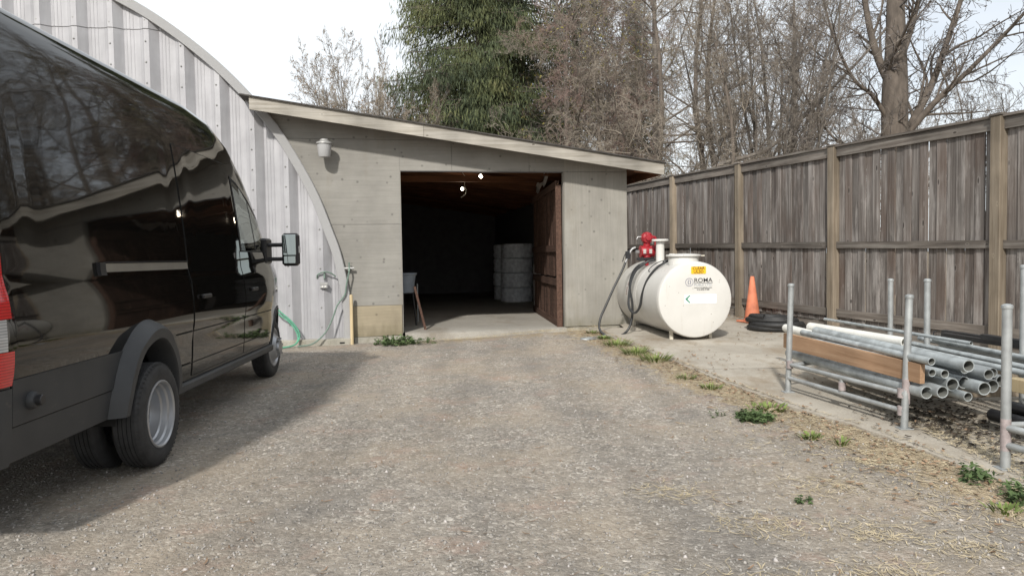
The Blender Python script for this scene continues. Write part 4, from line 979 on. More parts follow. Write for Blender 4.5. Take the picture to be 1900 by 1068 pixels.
# doors stand 5 mm proud with a dark gap round them
def arch_keep(p): return (p[1]-AX[1])**2+(p[2]-AZ)**2 > (ARr[1]+.035)**2
patch(2.645, 4.035, .478, 2.35, .0012, 'gap', 'door_seal')
sdoor = patch(2.652, 4.028, .485, 2.343, .006, 'paint', 'sliding_door', skirt=.006)
def fdoor(y0, y1):
    def g_(a, b):
        z = .485+(1.46-.485)*b; y = y0+(y1-y0)*a
        return y, z
    return g_
patch(4.045, 5.23, .478, 1.50, .0012, 'gap', 'door_seal', keep=arch_keep)
fd = patch(4.052, 5.223, .485, 1.49, .006, 'paint', 'front_door', keep=arch_keep)
# lower moulding lines across the doors
for (a, b) in ((2.30, 2.64), (2.66, 4.02), (4.06, 5.05)):
    patch(a, b, .838, .848, .008, 'gap', 'body_crease', nz=1); patch(a, b, .585, .593, .0085, 'gap', 'body_crease', nz=1)
# window frame and glass (front door), both sides
for sd_ in (1, -1):
    def wf(y0, y1, i0=.0, i1=.0):
        def g_(a, b):
            y = y0+(y1-y0)*a
            zt = 1.40+(vtop(y)-1.40)*.63-i1; zb_ = 1.50+i0
            return y, zb_+(zt-zb_)*b
        return g_
    w1 = patch(4.30, 4.78, 0, 0, .002, 'glass', 'side_window', fy=wf(4.12, 4.64), ny=8, nz=8, side=sd_)
    w2 = patch(4.80, 5.26, 0, 0, .002, 'glass', 'side_window', fy=wf(4.66, 5.17), ny=8, nz=8, side=sd_)
    patch(4.78, 4.84, 0, 0, .004, 'gap', 'window_divider', fy=wf(4.63, 4.665), ny=2, nz=8, side=sd_)
    patch(4.27, 4.32, 0, 0, .004, 'gap', 'window_frame', fy=wf(4.09, 4.135, -.02, -.03), ny=2, nz=8, side=sd_)
    patch(4.3, 5.3, 0, 0, .004, 'gap', 'window_frame', fy=lambda a, b: (4.10+1.07*a, 1.485+.02*b), ny=16, nz=1, side=sd_)
    patch(4.3, 5.3, 0, 0, .004, 'gap', 'window_frame', fy=lambda a, b: (4.10+1.07*a, 1.395+(vtop(4.10+1.07*a)-1.40)*.63+.025*b), ny=16, nz=1, side=sd_)
m = MB(); v = []
for i in range(9):
    y = 4.72+(5.74-4.72)*i/8
    for j in range(9): x = -.80+1.6*j/8; v.append((x*vscale(y), y, vtop(y)-.015-.10*(abs(x)/.8)**3))
m.add(v, [(i*9+j, i*9+j+1, (i+1)*9+j+1, (i+1)*9+j) for i in range(8) for j in range(8)]); m.build('windscreen', MT['glass'], van, True, fixn=False)
# sliding door track, belt line
patch(1.24, 2.60, 1.345, 1.398, .020, 'track', 'door_track', skirt=.024, ny=16, nz=3)
patch(1.18, 1.25, 1.325, 1.405, .024, 'black_pl', 'track_end', skirt=.03, ny=2, nz=2)
patch(1.25, 2.60, 1.402, 1.409, .026, 'gap', 'track_lip', skirt=.02, ny=16, nz=1)
# grey lower cladding behind and ahead of the rear wheel
def ck(p): return ((p[1]-AX[0])/.79)**2+(p[2]-AZ)**2 > (ARr[0]+.03)**2
patch(.252, 1.40, .61, .838, .010, 'clad', 'lower_cladding', skirt=.012, keep=ck, ny=30, nz=8)
patch(.252, 1.36, .43, .603, .004, 'clad', 'lower_cladding', skirt=.012, keep=ck, ny=30, nz=5)
patch(.0, .245, .42, .80, .012, 'clad', 'bumper_corner', skirt=.014)
for z in (.80, .43): pass
MB().bbox(-.98, .98, -.10, .02, .42, .80, .03).build('rear_bumper', MT['clad'], van)
# round cap on the bumper side
q = (vw(.40, .715)+.010, .40, .715)
MB().lathe([(.046, 0), (.044, .018), (.038, .030), (.030, .034)], 24, 'x', q).build('sensor_housing', MT['clad'], van, True, 30)
MB().lathe([(.028, .030), (.027, .058), (.024, .062), (0, .062)], 24, 'x', q).build('sensor_cap', MT['black_pl'], van, True, 30)
# tail lamps
for sd_ in (1, -1):
    tl = empty('tail_lamp', (0, 0, 0), 0, parent=van)
    patch(.0, .235, 1.14, 1.46, .014, 'tail_red', 'upper_lens', tl, skirt=.02, side=sd_)
    patch(.0, .195, .985, 1.138, .012, 'tail_clear', 'clear_lens', tl, skirt=.02, side=sd_)
    patch(.0, .240, .815, .983, .014, 'tail_red', 'lower_lens', tl, skirt=.02, side=sd_)
# wheel arch flares
def flare(cy, rin, rout, bulge, name, mat, sd_, ysc=1.0, a0=-8, a1=188):
    m = MB(); v = []; n = 40; prof = [(rin, -.10), (rin, bulge*.85), (rin+.012, bulge), (rin+(rout-rin)*.55, bulge*1.0), (rout-.03, bulge*.62), (rout-.006, .012), (rout, .0)]
    for i in range(n+1):
        a = R(a0+(a1-a0)*i/n)
        for rr, o_ in prof:
            y = cy+rr*math.cos(a)*ysc; z = max(AZ+rr*math.sin(a), .43)
            v.append((sd_*(vw(y, max(z, .42))+o_), y, z))
    k_ = len(prof); m.add(v, [(i*k_+j, (i+1)*k_+j, (i+1)*k_+j+1, i*k_+j+1) for i in range(n) for j in range(k_-1)])
    m.build(name, MT[mat], van, True, 40)
for sd_ in (1, -1):
    flare(AX[0], .50, .64, .10, 'wheel_arch', 'clad', sd_, .79); flare(AX[1], .43, .49, .018, 'wheel_arch', 'clad', sd_)
    for (cy, rr) in ((AX[0], .53), (AX[1], .46)):
        m = MB(); v = []
        for i in range(17):
            a = math.pi*i/16
            for x in (.45, 1.0 if cy < 3 else .80): v.append((sd_*x, cy+rr*math.cos(a)*(.8 if cy < 3 else 1), AZ+rr*math.sin(a)))
        m.add(v, [(i*2, i*2+1, i*2+3, i*2+2) for i in range(16)]); m.build('wheel_well', MT['gap'], van, True)
    MB().bbox(min(sd_*.90, sd_*1.02), max(sd_*.90, sd_*1.02), 2.30, 5.12, .375, .448, .015).build('sill_step', MT['clad'], van)
MB().box(-.92, .92, .1, AX[0]-.52, .40, .5).box(-.92, .92, AX[0]+.52, AX[1]-.48, .40, .5).box(-.45, .45, .1, 6.4, .401, .52).build('underbody', MT['gap'], van)
MB().lathe([(.09, -.9), (.09, .9)], 12, 'x', (0, AX[0], AZ)).build('rear_axle', MT['gap'], van)
MB().bbox(-.50, .50, 6.50, 6.68, .40, .76, .04).build('front_bumper', MT['clad'], van)
# interior: seats and dash so that the glass shows something
for x in (-.45, .45):
    st = empty('seat', (x, 4.35, .95), 0, parent=van)
    MB().bbox(-.24, .24, 0, .5, 0, .16, .03).build('cushion', MT['rubber'], st); MB().bbox(-.23, .23, -.12, .04, .1, .75, .03).build('backrest', MT['rubber'], st)
    MB().bbox(-.13, .13, -.12, -.02, .78, .98, .03).build('headrest', MT['rubber'], st)
MB().bbox(-.85, .85, 5.15, 5.55, 1.0, 1.38, .05).build('dashboard', MT['rubber'], van)
MB().box(-.93, .93, 4.0, 4.05, .5, 1.35).build('bulkhead', MT['rubber'], van)
MB().box(-.9, .9, .3, 5.6, .62, .66).build('cab_floor', MT['rubber'], van)
# door handle and badge strip
for y in (4.22, 2.80): MB().bbox(vw(y, 1.12)+.010, vw(y, 1.12)+.036, y, y+.20, 1.095, 1.13, .008).build('door_handle', MT['black_pl'], van)
# mirrors
for sd_ in (1, -1):
    mr = empty('side_mirror', (sd_*.96, 5.08, 1.50), 0, parent=van)
    S_ = sd_
    def bb(x0, x1, y0, y1, z0, z1, b): return MB().bbox(min(S_*x0, S_*x1), max(S_*x0, S_*x1), y0, y1, z0, z1, b)
    bb(-.04, .045, -.10, .16, -.14, .15, .02).build('mirror_base', MT['black_pl'], mr)
    for z in (.075, -.085): bb(.03, .22, -.025, .045, z-.022, z+.022, .012).build('mirror_arm', MT['black_pl'], mr)
    bb(.20, .385, -.05, .075, -.165, .205, .028).build('mirror_housing', MT['black_pl'], mr)
    bb(.222, .362, -.056, -.0505, -.04, .185, .003).build('main_mirror', MT['mirror'], mr)
    bb(.228, .355, -.056, -.0505, -.135, -.055, .003).build('spot_mirror', MT['mirror'], mr)
    bb(.386, .394, -.02, .03, -.02, .06, .003).build('turn_lamp', MT['tail_clear'], mr)
# wheels
def tyre(mb, xo, w, r=.355, ri=.215):
    """profile across the tread, outer face at xo going inward"""
    s = []; x0, x1 = xo-w, xo
    s += [(ri, x1-.02), (ri+.02, x1-.008), (r-.07, x1-.0), (r-.03, x1-.008), (r-.008, x1-.024)]
    n = 5; a, b = x1-.032, x0+.032
    for i in range(n):
        p = a+(b-a)*i/n; q_ = a+(b-a)*(i+1)/n; d = (b-a)/n
        s += [(r, p+d*.06), (r, q_-d*.14), (r-.009, q_-d*.12), (r-.009, q_-d*.0)] if i < n-1 else [(r, p+d*.06), (r, q_)]
    s += [(r-.008, x0+.024), (r-.03, x0+.008), (r-.07, x0), (ri+.02, x0+.008), (ri, x0+.02)]
    mb.lathe(s, 64, 'x', closed=True)
def wheel(x, y, sd_, kind):
    wl = empty('wheel', (0, y, AZ-.012), 0, parent=van)
    wl.scale = (sd_, 1, 1)
    t_ = MB(); tyre(t_, x, .20); t_.build('tyre', MT['tyre'], wl, True, 30)
    if kind != 'inner':
        bl_ = MB(); nbk = 60      # shoulder tread blocks
        for i in range(nbk):
            a = 2*math.pi*i/nbk; ca, sa = math.cos(a), math.sin(a); da = .022
            vs_ = []
            for aa in (a-da, a+da):
                for rr_, xx in ((.3535, x-.034), (.3445, x-.012), (.3565, x-.040), (.336, x-.010)): vs_.append((xx, rr_*math.cos(aa), rr_*math.sin(aa)))
            bl_.add(vs_, [(0, 1, 5, 4), (2, 0, 4, 6), (1, 3, 7, 5)])
        o = bl_.build('tread_blocks', MT['tyre'], wl); tag(o, kind='stuff')
    if kind == 'outer':
        p_ = [(.232, x-.012), (.232, x-.004), (.222, x+.0), (.212, x-.010), (.208, x-.035), (.196, x-.045), (.190, x-.075), (.180, x-.085), (.174, x-.125), (.165, x-.15), (.12, x-.160), (.085, x-.14), (.075, x-.12), (0, x-.118)]
    elif kind == 'front':
        p_ = [(.232, x-.012), (.230, x-.002), (.216, x+.002), (.205, x-.010), (.195, x-.02), (.17, x-.012), (.14, x+.02), (.12, x+.045), (.09, x+.05), (.085, x+.075), (.05, x+.085), (0, x+.085)]
    else: p_ = [(.232, x-.012), (.22, x-.03), (.2, x-.15), (.05, x-.16), (0, x-.16)]
    MB().lathe(p_, 48, 'x', cap=False).build('rim', MT['rim'], wl, True, 25)
    if kind == 'outer':
        for i in range(6):
            a = i*math.pi/3+.3; MB().lathe([(.012, x-.155), (.012, x-.125), (0, x-.122)], 6, 'x', (0, .105*math.cos(a), .105*math.sin(a))).build('lug_nut', MT['steel'], wl)
        for i in range(6):
            a = i*math.pi/3; MB().lathe([(.018, x-.156), (.018, x-.1535), (0, x-.1534)], 12, 'x', (0, .142*math.cos(a), .142*math.sin(a))).build('hand_hole', MT['gap'], wl)
    if kind == 'front':
        for i in range(6):
            a = i*math.pi/3+.2; MB().lathe([(.011, x+.05), (.011, x+.078), (0, x+.08)], 6, 'x', (0, .103*math.cos(a), .103*math.sin(a))).build('lug_nut', MT['steel'], wl)
for sd_ in (1, -1):
    wheel(1.12, AX[0], sd_, 'outer'); wheel(.845, AX[0], sd_, 'inner'); wheel(.905, AX[1], sd_, 'front')

# ---------------------------------------------------------------- vegetation builders
class Fast:
    def __init__(s): s.v = []; s.f = []
    def tube(s, pts, rad, k):
        """cheap tube with a fixed cross frame"""
        d = pts[-1]-pts[0]; 
        if d.length < 1e-5: return
        d.normalize(); a = d.orthogonal().normalized(); c = d.cross(a)
        fr = [a*math.cos(2*math.pi*j/k)+c*math.sin(2*math.pi*j/k) for j in range(k)]
        b = len(s.v); n = len(pts)
        for i, p in enumerate(pts):
            r = rad[i]
            for q in fr: s.v.append((p.x+q.x*r, p.y+q.y*r, p.z+q.z*r))
        for i in range(n-1):
            for j in range(k):
                j2 = (j+1) % k; o = b+i*k; s.f.append((o+j, o+j2, o+k+j2, o+k+j))
    def mesh(s, name, mat, smooth=True):
        me = bpy.data.meshes.new(name); me.from_pydata(s.v, [], s.f); me.materials.append(mat)
        if smooth: me.polygons.foreach_set('use_smooth', [True]*len(me.polygons))
        me.update(); return me
def rv(r): return Vector((r.gauss(0, 1), r.gauss(0, 1), r.gauss(0, 1)))
def grow(r, T, C, p, d, L, rad, lev, maxlev, cfg):
    n = (7, 6, 5, 4, 3)[min(lev, 4)]; pts = [p.copy()]; rr = [rad]; dd = d.copy()
    tipr = cfg['tip']
    for i in range(n):
        dd = (dd+rv(r)*cfg['wob'][min(lev, 3)]+Vector((0, 0, cfg['up'][min(lev, 3)]))).normalized()
        pts.append(pts[-1]+dd*(L/n)); rr.append(max(tipr, rad*(1-.8*(i+1)/n)))
    k = (10, 7, 5, 3, 3)[min(lev, 4)]
    (T if lev <= cfg['tl'] else C).tube(pts, rr, k)
    if lev >= maxlev: return
    nc = cfg['n'][lev]
    for c in range(nc):
        t = cfg['from'][lev]+(1-cfg['from'][lev])*(c+r.random())/nc
        i = min(n-1, int(t*n)); q = pts[i].lerp(pts[i+1], t*n-i); ax = (pts[i+1]-pts[i]).normalized()
        sd_ = rv(r); sd_ = (sd_-ax*sd_.dot(ax)).normalized(); ang = R(r.uniform(*cfg['ang'][lev]))
        nd = ax*math.cos(ang)+sd_*math.sin(ang)
        nl = L*cfg['len'][lev]*r.uniform(.6, 1.15)*(1-.45*t)
        grow(r, T, C, q, nd, nl, max(tipr, rr[i]*cfg['rr'][lev]), lev+1, maxlev, cfg)
def bare(seed, H, rad, cfg, bark, twig, stems=1, spread=.0, bud=None):
    r = random.Random(seed); T = Fast(); C = Fast()
    for s in range(stems):
        a = r.uniform(0, 6.28) if stems > 1 else 0
        d = Vector((math.cos(a)*spread*r.uniform(.4, 1), math.sin(a)*spread*r.uniform(.4, 1), 1)).normalized()
        grow(r, T, C, Vector((math.cos(a)*.15*(stems > 1), math.sin(a)*.15*(stems > 1), -.2)), d, H*r.uniform(.75, 1) if stems > 1 else H, rad, 0, 4, cfg)
    out = [('trunk', T.mesh('trunk', MT[bark])), ('crown', C.mesh('crown', MT[twig]))]
    if bud:
        B = Fast(); n = len(C.v)
        for i in range(bud[1]):
            p = Vector(C.v[r.randrange(n)]); a = rv(r).normalized()*bud[2]; c = a.cross(rv(r)).normalized()*bud[2]*.6; b = len(B.v)
            B.v += [tuple(p-a-c), tuple(p+a*.3-c), tuple(p+a+c), tuple(p-a*.3+c)]; B.f.append((b, b+1, b+2, b+3))
        out.append(('buds', B.mesh('buds', MT[bud[0]], False)))
    return out
def plant_tree(protos, loc, rz, sc, name, lab, cat, group=None):
    o = empty(name, loc, rz, lab, cat, group); o.scale = (sc, sc, sc) if not hasattr(sc, '__len__') else sc
    for nm, me in protos: link(nm, me, None, o)
    return o
CFG = dict(tip=.0042, tl=1, wob=(.05, .13, .18, .22), up=(.05, .05, .03, .02), n=(15, 9, 7, 5), **{'from': (.22, .2, .15, .1)},
           ang=((28, 62), (25, 60), (25, 65), (25, 70)), len=(.46, .48, .5, .55), rr=(.38, .45, .5, .6))
CFG2 = dict(CFG, n=(17, 10, 8, 5), wob=(.09, .2, .26, .28), up=(.05, .02, -.0, -.02), ang=((35, 80), (30, 75), (30, 80), (30, 80)), len=(.45, .52, .52, .55))
CFG3 = dict(CFG, n=(11, 7, 6, 4), wob=(.05, .10, .15, .2), up=(.08, .08, .05, .03), ang=((15, 40), (20, 45), (25, 55), (25, 60)))
pA = bare(11, 12.5, .17, CFG, 'bark', 'twig')
pB = bare(12, 11.0, .14, CFG2, 'bark2', 'twig_tan')
pC = bare(13, 10.0, .075, CFG3, 'bark', 'twig', 6, .42)
pD = bare(14, 10.5, .12, CFG2, 'bark2', 'twig_red', 1, 0)
pE = bare(15, 11.5, .13, CFG2, 'bark', 'twig_dark', 1, 0, ('bud', 2600, .045))
pF = bare(16, 8.0, .06, dict(CFG3, n=(12, 8, 7, 5)), 'bark2', 'twig_tan', 9, .5, ('leaf_brown', 1500, .035))
PR = {'A': pA, 'B': pB, 'C': pC, 'D': pD, 'E': pE, 'F': pF}
spots = [
 ('B', 2.3, 27.0, .95, 'bare tree with long pale curved branches reaching in front of the spruce'),
 ('E', 2.6, 29.5, 1.15, 'bare tree with yellow-green buds, first to the right of the spruce'),
 ('D', 3.9, 26.5, .95, 'bare tree with reddish-brown twigs above the shed doorway'),
 ('B', 4.6, 24.5, 1.05, 'tan tangled bare tree above the right half of the shed roof'),
 ('A', 5.6, 27.5, 1.15, 'tall bare tree with straight trunk above the low end of the shed roof'),
 ('B', 6.2, 23.0, .95, 'densely tangled bare tree just behind the low corner of the shed roof'),
 ('E', 4.9, 30.5, 1.2, 'dark budding bare tree standing farther back above the shed doorway'),
 ('B', 7.4, 25.8, 1.1, 'tangled bare tree above the first bay of fence right of the shed'),
 ('A', 1.9, 32.5, 1.2, 'tall grey bare tree at the back, seen through the twigs beside the spruce'),
 ('C', 8.2, 23.2, 1.1, 'clump of thin upright grey stems leaning over the middle of the fence'),
 ('C', 9.4, 27.0, 1.15, 'taller clump of thin stems between the tangle and the big trunk'),
 ('B', 5.7, 20.4, .72, 'low twiggy bare tree hanging over the fence beside the shed roof'),
 ('C', 7.2, 20.6, .92, 'nearest clump of thin bare stems just over the fence, left of the big tree'),
 ('A', 12.8, 34.0, 1.1, 'distant bare tree seen just right of the big trunk'),
 ('C', 17.4, 34.0, .95, 'distant clump of thin stems low on the pale sky at the far right'),
 ('C', 14.8, 22.0, .75, 'small clump of thin bare stems over the fence at the right edge'),
 ('D', 4.0, 32.5, 1.15, 'reddish bare tree in the back row above the doorway')]
RG = 'bare trees beyond the fence outside the picture'
for x, y, kk, s in ((13.0, 12.0, 'B', 1.1), (11.5, 7.0, 'E', 1.15), (14.0, 3.0, 'A', 1.2), (10.5, 1.0, 'C', 1.1), (16.0, 8.0, 'B', 1.2)):
    spots.append((kk, x, y, s, 'bare tree standing beyond the near end of the fence'))
for i, (kk, x, y, s, lab) in enumerate(spots):
    plant_tree(PR[kk], (x, y, 0), i*2.399, (s, s, s*rnd.uniform(.92, 1.08)), 'bare_tree', lab, 'tree', RG if 'near end' in lab else 'bare trees in the thicket behind the shed and fence')
for i, (x, y, s, lab) in enumerate(((-6.9, 30.0, .92, 'second bushy bare tree from the left against the white sky'), (-6.25, 31.0, 1.08, 'middle bushy bare tree between the hut and the spruce'),
        (-5.5, 30.0, 1.22, 'tallest bushy bare tree, close to the left side of the spruce'), (-8.2, 31.5, .74, 'leftmost and lowest bushy bare tree above the shed roof'), (-4.8, 29.0, 1.02, 'bushy bare tree overlapping the left edge of the spruce'))):
    plant_tree(pF, (x, y, 0), i*1.7+.5, (s*.74, s*.74, s), 'small_bare_tree', lab, 'tree', 'small bare trees left of the spruce')

# the big tree behind the fence, limbs placed by hand
r = random.Random(5); T = Fast(); C = Fast()
base = Vector((10.35, 20.0, 0)); 
trunk = [Vector((0, 0, -.2)), Vector((.02, 0, 1.5)), Vector((.0, 0, 3.4)), Vector((-.02, 0, 5.2)), Vector((.0, 0, 6.8)), Vector((.02, .1, 8.6)), Vector((-.05, .2, 11)), Vector((.1, .3, 14))]
T.tube(spline(trunk, 3), [.42, .40, .38, .36, .34, .33, .325, .325, .33, .33, .32, .29, .26, .24, .22, .20, .18, .16, .13, .11, .08, .05], 14)
bcfg = dict(CFG, n=(6, 8, 7, 5), wob=(.06, .10, .16, .2), up=(.05, .04, .03, .02), tl=1, tip=.006)
bcfg['from'] = (.25, .15, .12, .1)
limbs = [([(0, 0, 5.6), (-.35, .1, 6.4), (-.6, .2, 7.4), (-.85, .3, 9.5), (-.7, .4, 12)], .17),
         ([(-.2, 0, 4.9), (-.7, -.2, 5.5), (-1.3, -.4, 5.9), (-1.9, -.6, 6.9), (-2.4, -.7, 8.5)], .09),
         ([(.1, 0, 3.9), (.55, .1, 4.9), (1.1, .2, 5.9), (1.6, .3, 7.2), (2.3, .4, 9.2), (2.8, .5, 11)], .17),
         ([(.3, 0, 4.5), (.9, -.3, 5.3), (1.7, -.5, 6.1), (2.9, -.7, 7.4), (3.8, -.8, 8.6)], .12),
         ([(.2, 0, 2.9), (.9, -.2, 3.15), (1.9, -.4, 3.6), (3.0, -.5, 4.4), (4.2, -.4, 5.2)], .075),
         ([(-.2, .1, 3.1), (-.9, .3, 4.0), (-1.6, .5, 4.7), (-2.3, .6, 5.9), (-3.0, .6, 7.0)], .07),
         ([(.1, 0, 6.4), (.6, .3, 7.5), (1.0, .5, 9), (1.2, .7, 11.5)], .13),
         ([(-.1, 0, 2.6), (-1.0, -.2, 2.95), (-2.0, -.3, 3.1), (-3.0, -.3, 3.5)], .04)]
for pts, rd in limbs:
    sp_ = spline(pts, 5); n = len(sp_); T.tube(sp_, [max(.012, .8*rd*(1-.75*i/(n-1))) for i in range(n)], 8)
    for c in range(15):
        t = .15+.85*(c+r.random())/15; i = min(n-2, int(t*(n-1))); ax = (sp_[i+1]-sp_[i]).normalized(); sd_ = rv(r); sd_ = (sd_-ax*sd_.dot(ax)).normalized()
        ang = R(r.uniform(25, 60)); grow(r, T, C, sp_[i], ax*math.cos(ang)+sd_*math.sin(ang), r.uniform(1.0, 2.6), max(.01, rd*.35*(1-t*.6)), 2, 4, dict(bcfg, tl=2))
for c in range(26):
    z = r.uniform(2.4, 12); a = r.uniform(0, 6.28); grow(r, T, C, Vector((0, 0, z)), Vector((math.cos(a), math.sin(a), .35)).normalized(), r.uniform(1.8, 3.2), .03, 2, 4, dict(bcfg, tl=1))
bt = empty('big_bare_tree', base, 0, 'big bare tree with a thick straight trunk and spreading limbs behind the fence', 'tree')
link('trunk', T.mesh('trunk', MT['bark2']), None, bt); link('crown', C.mesh('crown', MT['twig_dark']), None, bt)
B = Fast()
for i in range(1700):
    p = Vector(C.v[r.randrange(len(C.v))])
    a = rv(r).normalized()*.035; c = a.cross(rv(r)).normalized()*.022; b = len(B.v)
    B.v += [tuple(p-a-c), tuple(p+a*.3-c), tuple(p+a+c), tuple(p-a*.3+c)]; B.f.append((b, b+1, b+2, b+3))
link('buds', B.mesh('buds', MT['twig_dark'], False), None, bt)
# long dead limb leaning across the thicket
o = MB().tube(spline([(4.7, 19.8, 2.9), (5.6, 20.2, 3.75), (7.2, 20.6, 4.3), (8.6, 20.6, 5.6), (9.8, 20.2, 6.9), (10.9, 20.0, 8.4)], 5), [.07-.0018*i for i in range(26)], 7).build('fallen_limb', MT['bark'], None, True)
tag(o, 'long bare fallen limb leaning diagonally across the thicket toward the big tree', 'tree limb')

# spruces
def spruce(seed, H, Rm, nspray, mat):
    r = random.Random(seed); T = Fast(); T.tube([Vector((0, 0, -.2)), Vector((0, 0, H*.5)), Vector((0, 0, H))], [.32, .18, .02], 9)
    C = Fast(); L = Fast(); z = 1.2; rows = []
    while z < H-.3:
        nn = r.randint(4, 6); rad = Rm*(1-(z/H))**.72
        for q in range(nn):
            a = r.uniform(0, 6.28); ln = rad*r.uniform(.62, 1.08)
            if r.random() < .12: ln *= 1.15
            pts = []
            for i in range(6):
                t = i/5; pts.append(Vector((math.cos(a)*ln*t, math.sin(a)*ln*t, z+.05*ln*t-.42*ln*t*t+.18*ln*t**4)))
            L.tube(pts, [.045*(1-.8*i/5)+.008 for i in range(6)], 3); rows.append((pts, ln, a))
        z += r.uniform(.13, .22)
    tot = sum(q[1] for q in rows)
    for pts, ln, a in rows:
        n = int(nspray*ln/tot); side = Vector((-math.sin(a), math.cos(a), 0)); out = Vector((math.cos(a), math.sin(a), 0))
        for i in range(n):
            t = 1-r.random()**1.3*.85; f_ = t*5; k_ = min(4, int(f_)); p = pts[k_].lerp(pts[k_+1], f_-k_)
            w = r.gauss(0, .30)*ln*.42*(1.2-t*.6)+r.gauss(0, .15); p = p+side*w+out*r.gauss(0, .22)+Vector((0, 0, r.uniform(-.55, .22)))
            hl = r.uniform(.10, .34); d = (Vector((0, 0, -1))+side*r.gauss(0, .30)+out*r.gauss(.22, .28)).normalized()
            c = (side*r.gauss(0, 1)+out*r.gauss(0, 1)+Vector((0, 0, .2*r.gauss(0, 1)))).normalized()*r.uniform(.010, .023)
            b = len(C.v); q1 = p+d*hl*.5; q2 = p+d*hl
            C.v += [tuple(p-c*.4), tuple(p+c*.4), tuple(q1+c), tuple(q1-c), tuple(q2)]
            C.f += [(b, b+1, b+2, b+3), (b+3, b+2, b+4)]
    for v_ in L.v: pass
    return [('trunk', T.mesh('trunk', MT['bark2'])), ('boughs', L.mesh('boughs', MT['bark2'])), ('crown', C.mesh('crown', MT[mat], False))]
s1 = spruce(21, 24, 5.3, 205000, 'needles')
s2 = spruce(22, 20, 4.2, 50000, 'needles_d')
plant_tree(s1, (-1.2, 32.0, 0), .3, 1.0, 'spruce_tree', 'large green spruce with drooping branchlets rising behind the shed roof', 'tree')
for i, (x, y, s, lab) in enumerate(((3.2, 36.0, 1.0, 'dark spruce at the back of the thicket, above the shed doorway'), (6.4, 37.5, .75, 'dark spruce at the back, above the low end of the shed roof'),
        (.7, 38.0, 1.0, 'dark spruce half hidden behind the large green spruce'), (16.5, 12.0, .9, ''), (15.0, 5.5, .95, ''), (13.5, -.5, .9, ''))):  # blank labels: unseen spruces added to darken the van's reflections
    plant_tree(s2, (x, y, 0), i*1.3, s, 'spruce_tree', lab or 'unseen dark spruce added beyond the near end of the fence to darken van reflections', 'tree', 'dark spruces behind the thicket' if lab else 'spruces beyond the fence outside the picture')

# ---------------------------------------------------------------- weeds, litter, stones
def weed(loc, n, h, w, mat, name, lab, seed, spread=.5, cat='weed'):
    r = random.Random(seed); v = []; f = []
    if mat == 'weed':
        for i in range(max(6, n//7)):
            a = r.uniform(0, 6.28); rad = spread*math.sqrt(r.random())*h; p = Vector((math.cos(a)*rad, math.sin(a)*rad, 0)); L = h*r.uniform(.35, 1.05)*(1-.45*rad/(spread*h+1e-6))
            d = Vector((math.cos(a)*r.uniform(.05, .8), math.sin(a)*r.uniform(.05, .8), 1)).normalized(); q = d.orthogonal().normalized(); b = len(v)
            v += [tuple(p-q*.0015), tuple(p+q*.0015), tuple(p+d*L+q*.0008), tuple(p+d*L-q*.0008)]; f.append((b, b+1, b+2, b+3))
            for k_ in range(r.randint(8, 13)):
                t = r.uniform(.15, 1); c = p+d*L*t; u_ = Vector((r.gauss(0, 1), r.gauss(0, 1), r.uniform(-.2, .8))).normalized(); w_ = u_.cross(Vector((0, 0, 1))+rv(r)*.3).normalized()
                ll = r.uniform(.5, 1.2)*h*.24+.010; lw = ll*r.uniform(.20, .34); b = len(v)
                v += [tuple(c), tuple(c+u_*ll*.45+w_*lw), tuple(c+u_*ll-Vector((0, 0, ll*.25))), tuple(c+u_*ll*.45-w_*lw)]; f.append((b, b+1, b+2, b+3))
        me = bpy.data.meshes.new(name); me.from_pydata(v, [], f); me.materials.append(MT[mat]); o = link(name, me); o.location = (loc[0], loc[1], gz(*loc)-.005); tag(o, lab, cat); return o
    for i in range(n):
        a = r.uniform(0, 6.28); rad = spread*math.sqrt(r.random())*h; b0 = Vector((math.cos(a)*rad, math.sin(a)*rad, 0)); L = h*r.uniform(.5, 1.1)
        d = Vector((math.cos(a)*r.uniform(.1, .9), math.sin(a)*r.uniform(.1, .9), 1)).normalized(); sd_ = Vector((-math.sin(a+r.uniform(-1, 1)), math.cos(a), 0)).normalized()
        b = len(v); ww = w*r.uniform(.6, 1.2)
        for t, k_ in ((0, .3), (.4, 1), (.75, .75)):
            c = b0+d*L*t+Vector((math.cos(a), math.sin(a), -.6))*(L*.35*t*t); v += [tuple(c-sd_*ww*k_), tuple(c+sd_*ww*k_)]
        c = b0+d*L+Vector((math.cos(a), math.sin(a), -.6))*(L*.35); v.append(tuple(c))
        f += [(b, b+1, b+3, b+2), (b+2, b+3, b+5, b+4), (b+4, b+5, b+6)]
    me = bpy.data.meshes.new(name); me.from_pydata(v, [], f); me.materials.append(MT[mat]); o = link(name, me); o.location = (loc[0], loc[1], gz(*loc)-.005+(.0 if len(loc) < 3 else 0)); tag(o, lab, cat); return o
weed((-1.93, 12.02), 520, .21, .012, 'weed', 'weed_clump', 'leafy green weed clump against the sill just left of the shed doorway', 1, 1.4)
weed((-1.45, 12.0), 160, .15, .012, 'weed', 'weed_clump', 'smaller weed clump at the left end of the doorway threshold', 2, 1.4)
weed((1.98, 6.05), 800, .115, .012, 'weed', 'weed_clump', 'round bright green weed clump in the gravel near the pad edge', 3, 1.25)
weed((1.72, 6.20), 30, .06, .012, 'weed', 'weed_clump', 'tiny weed sprout just left of the round green clump', 31, 1.25)
weed((2.22, 6.42), 70, .07, .012, 'grass', 'weed_clump', 'flat yellowish weed patch just right of the round green clump', 4, 2.2)
weed((2.35, 5.25), 26, .08, .006, 'grass', 'weed_clump', 'thin grass sprout in the straw below the first pipe rack', 5, .6)
weed((2.20, 5.45), 60, .06, .008, 'grass', 'weed_clump', 'low grass sprout in the straw left of the first pipe rack foot', 6, 1.2)
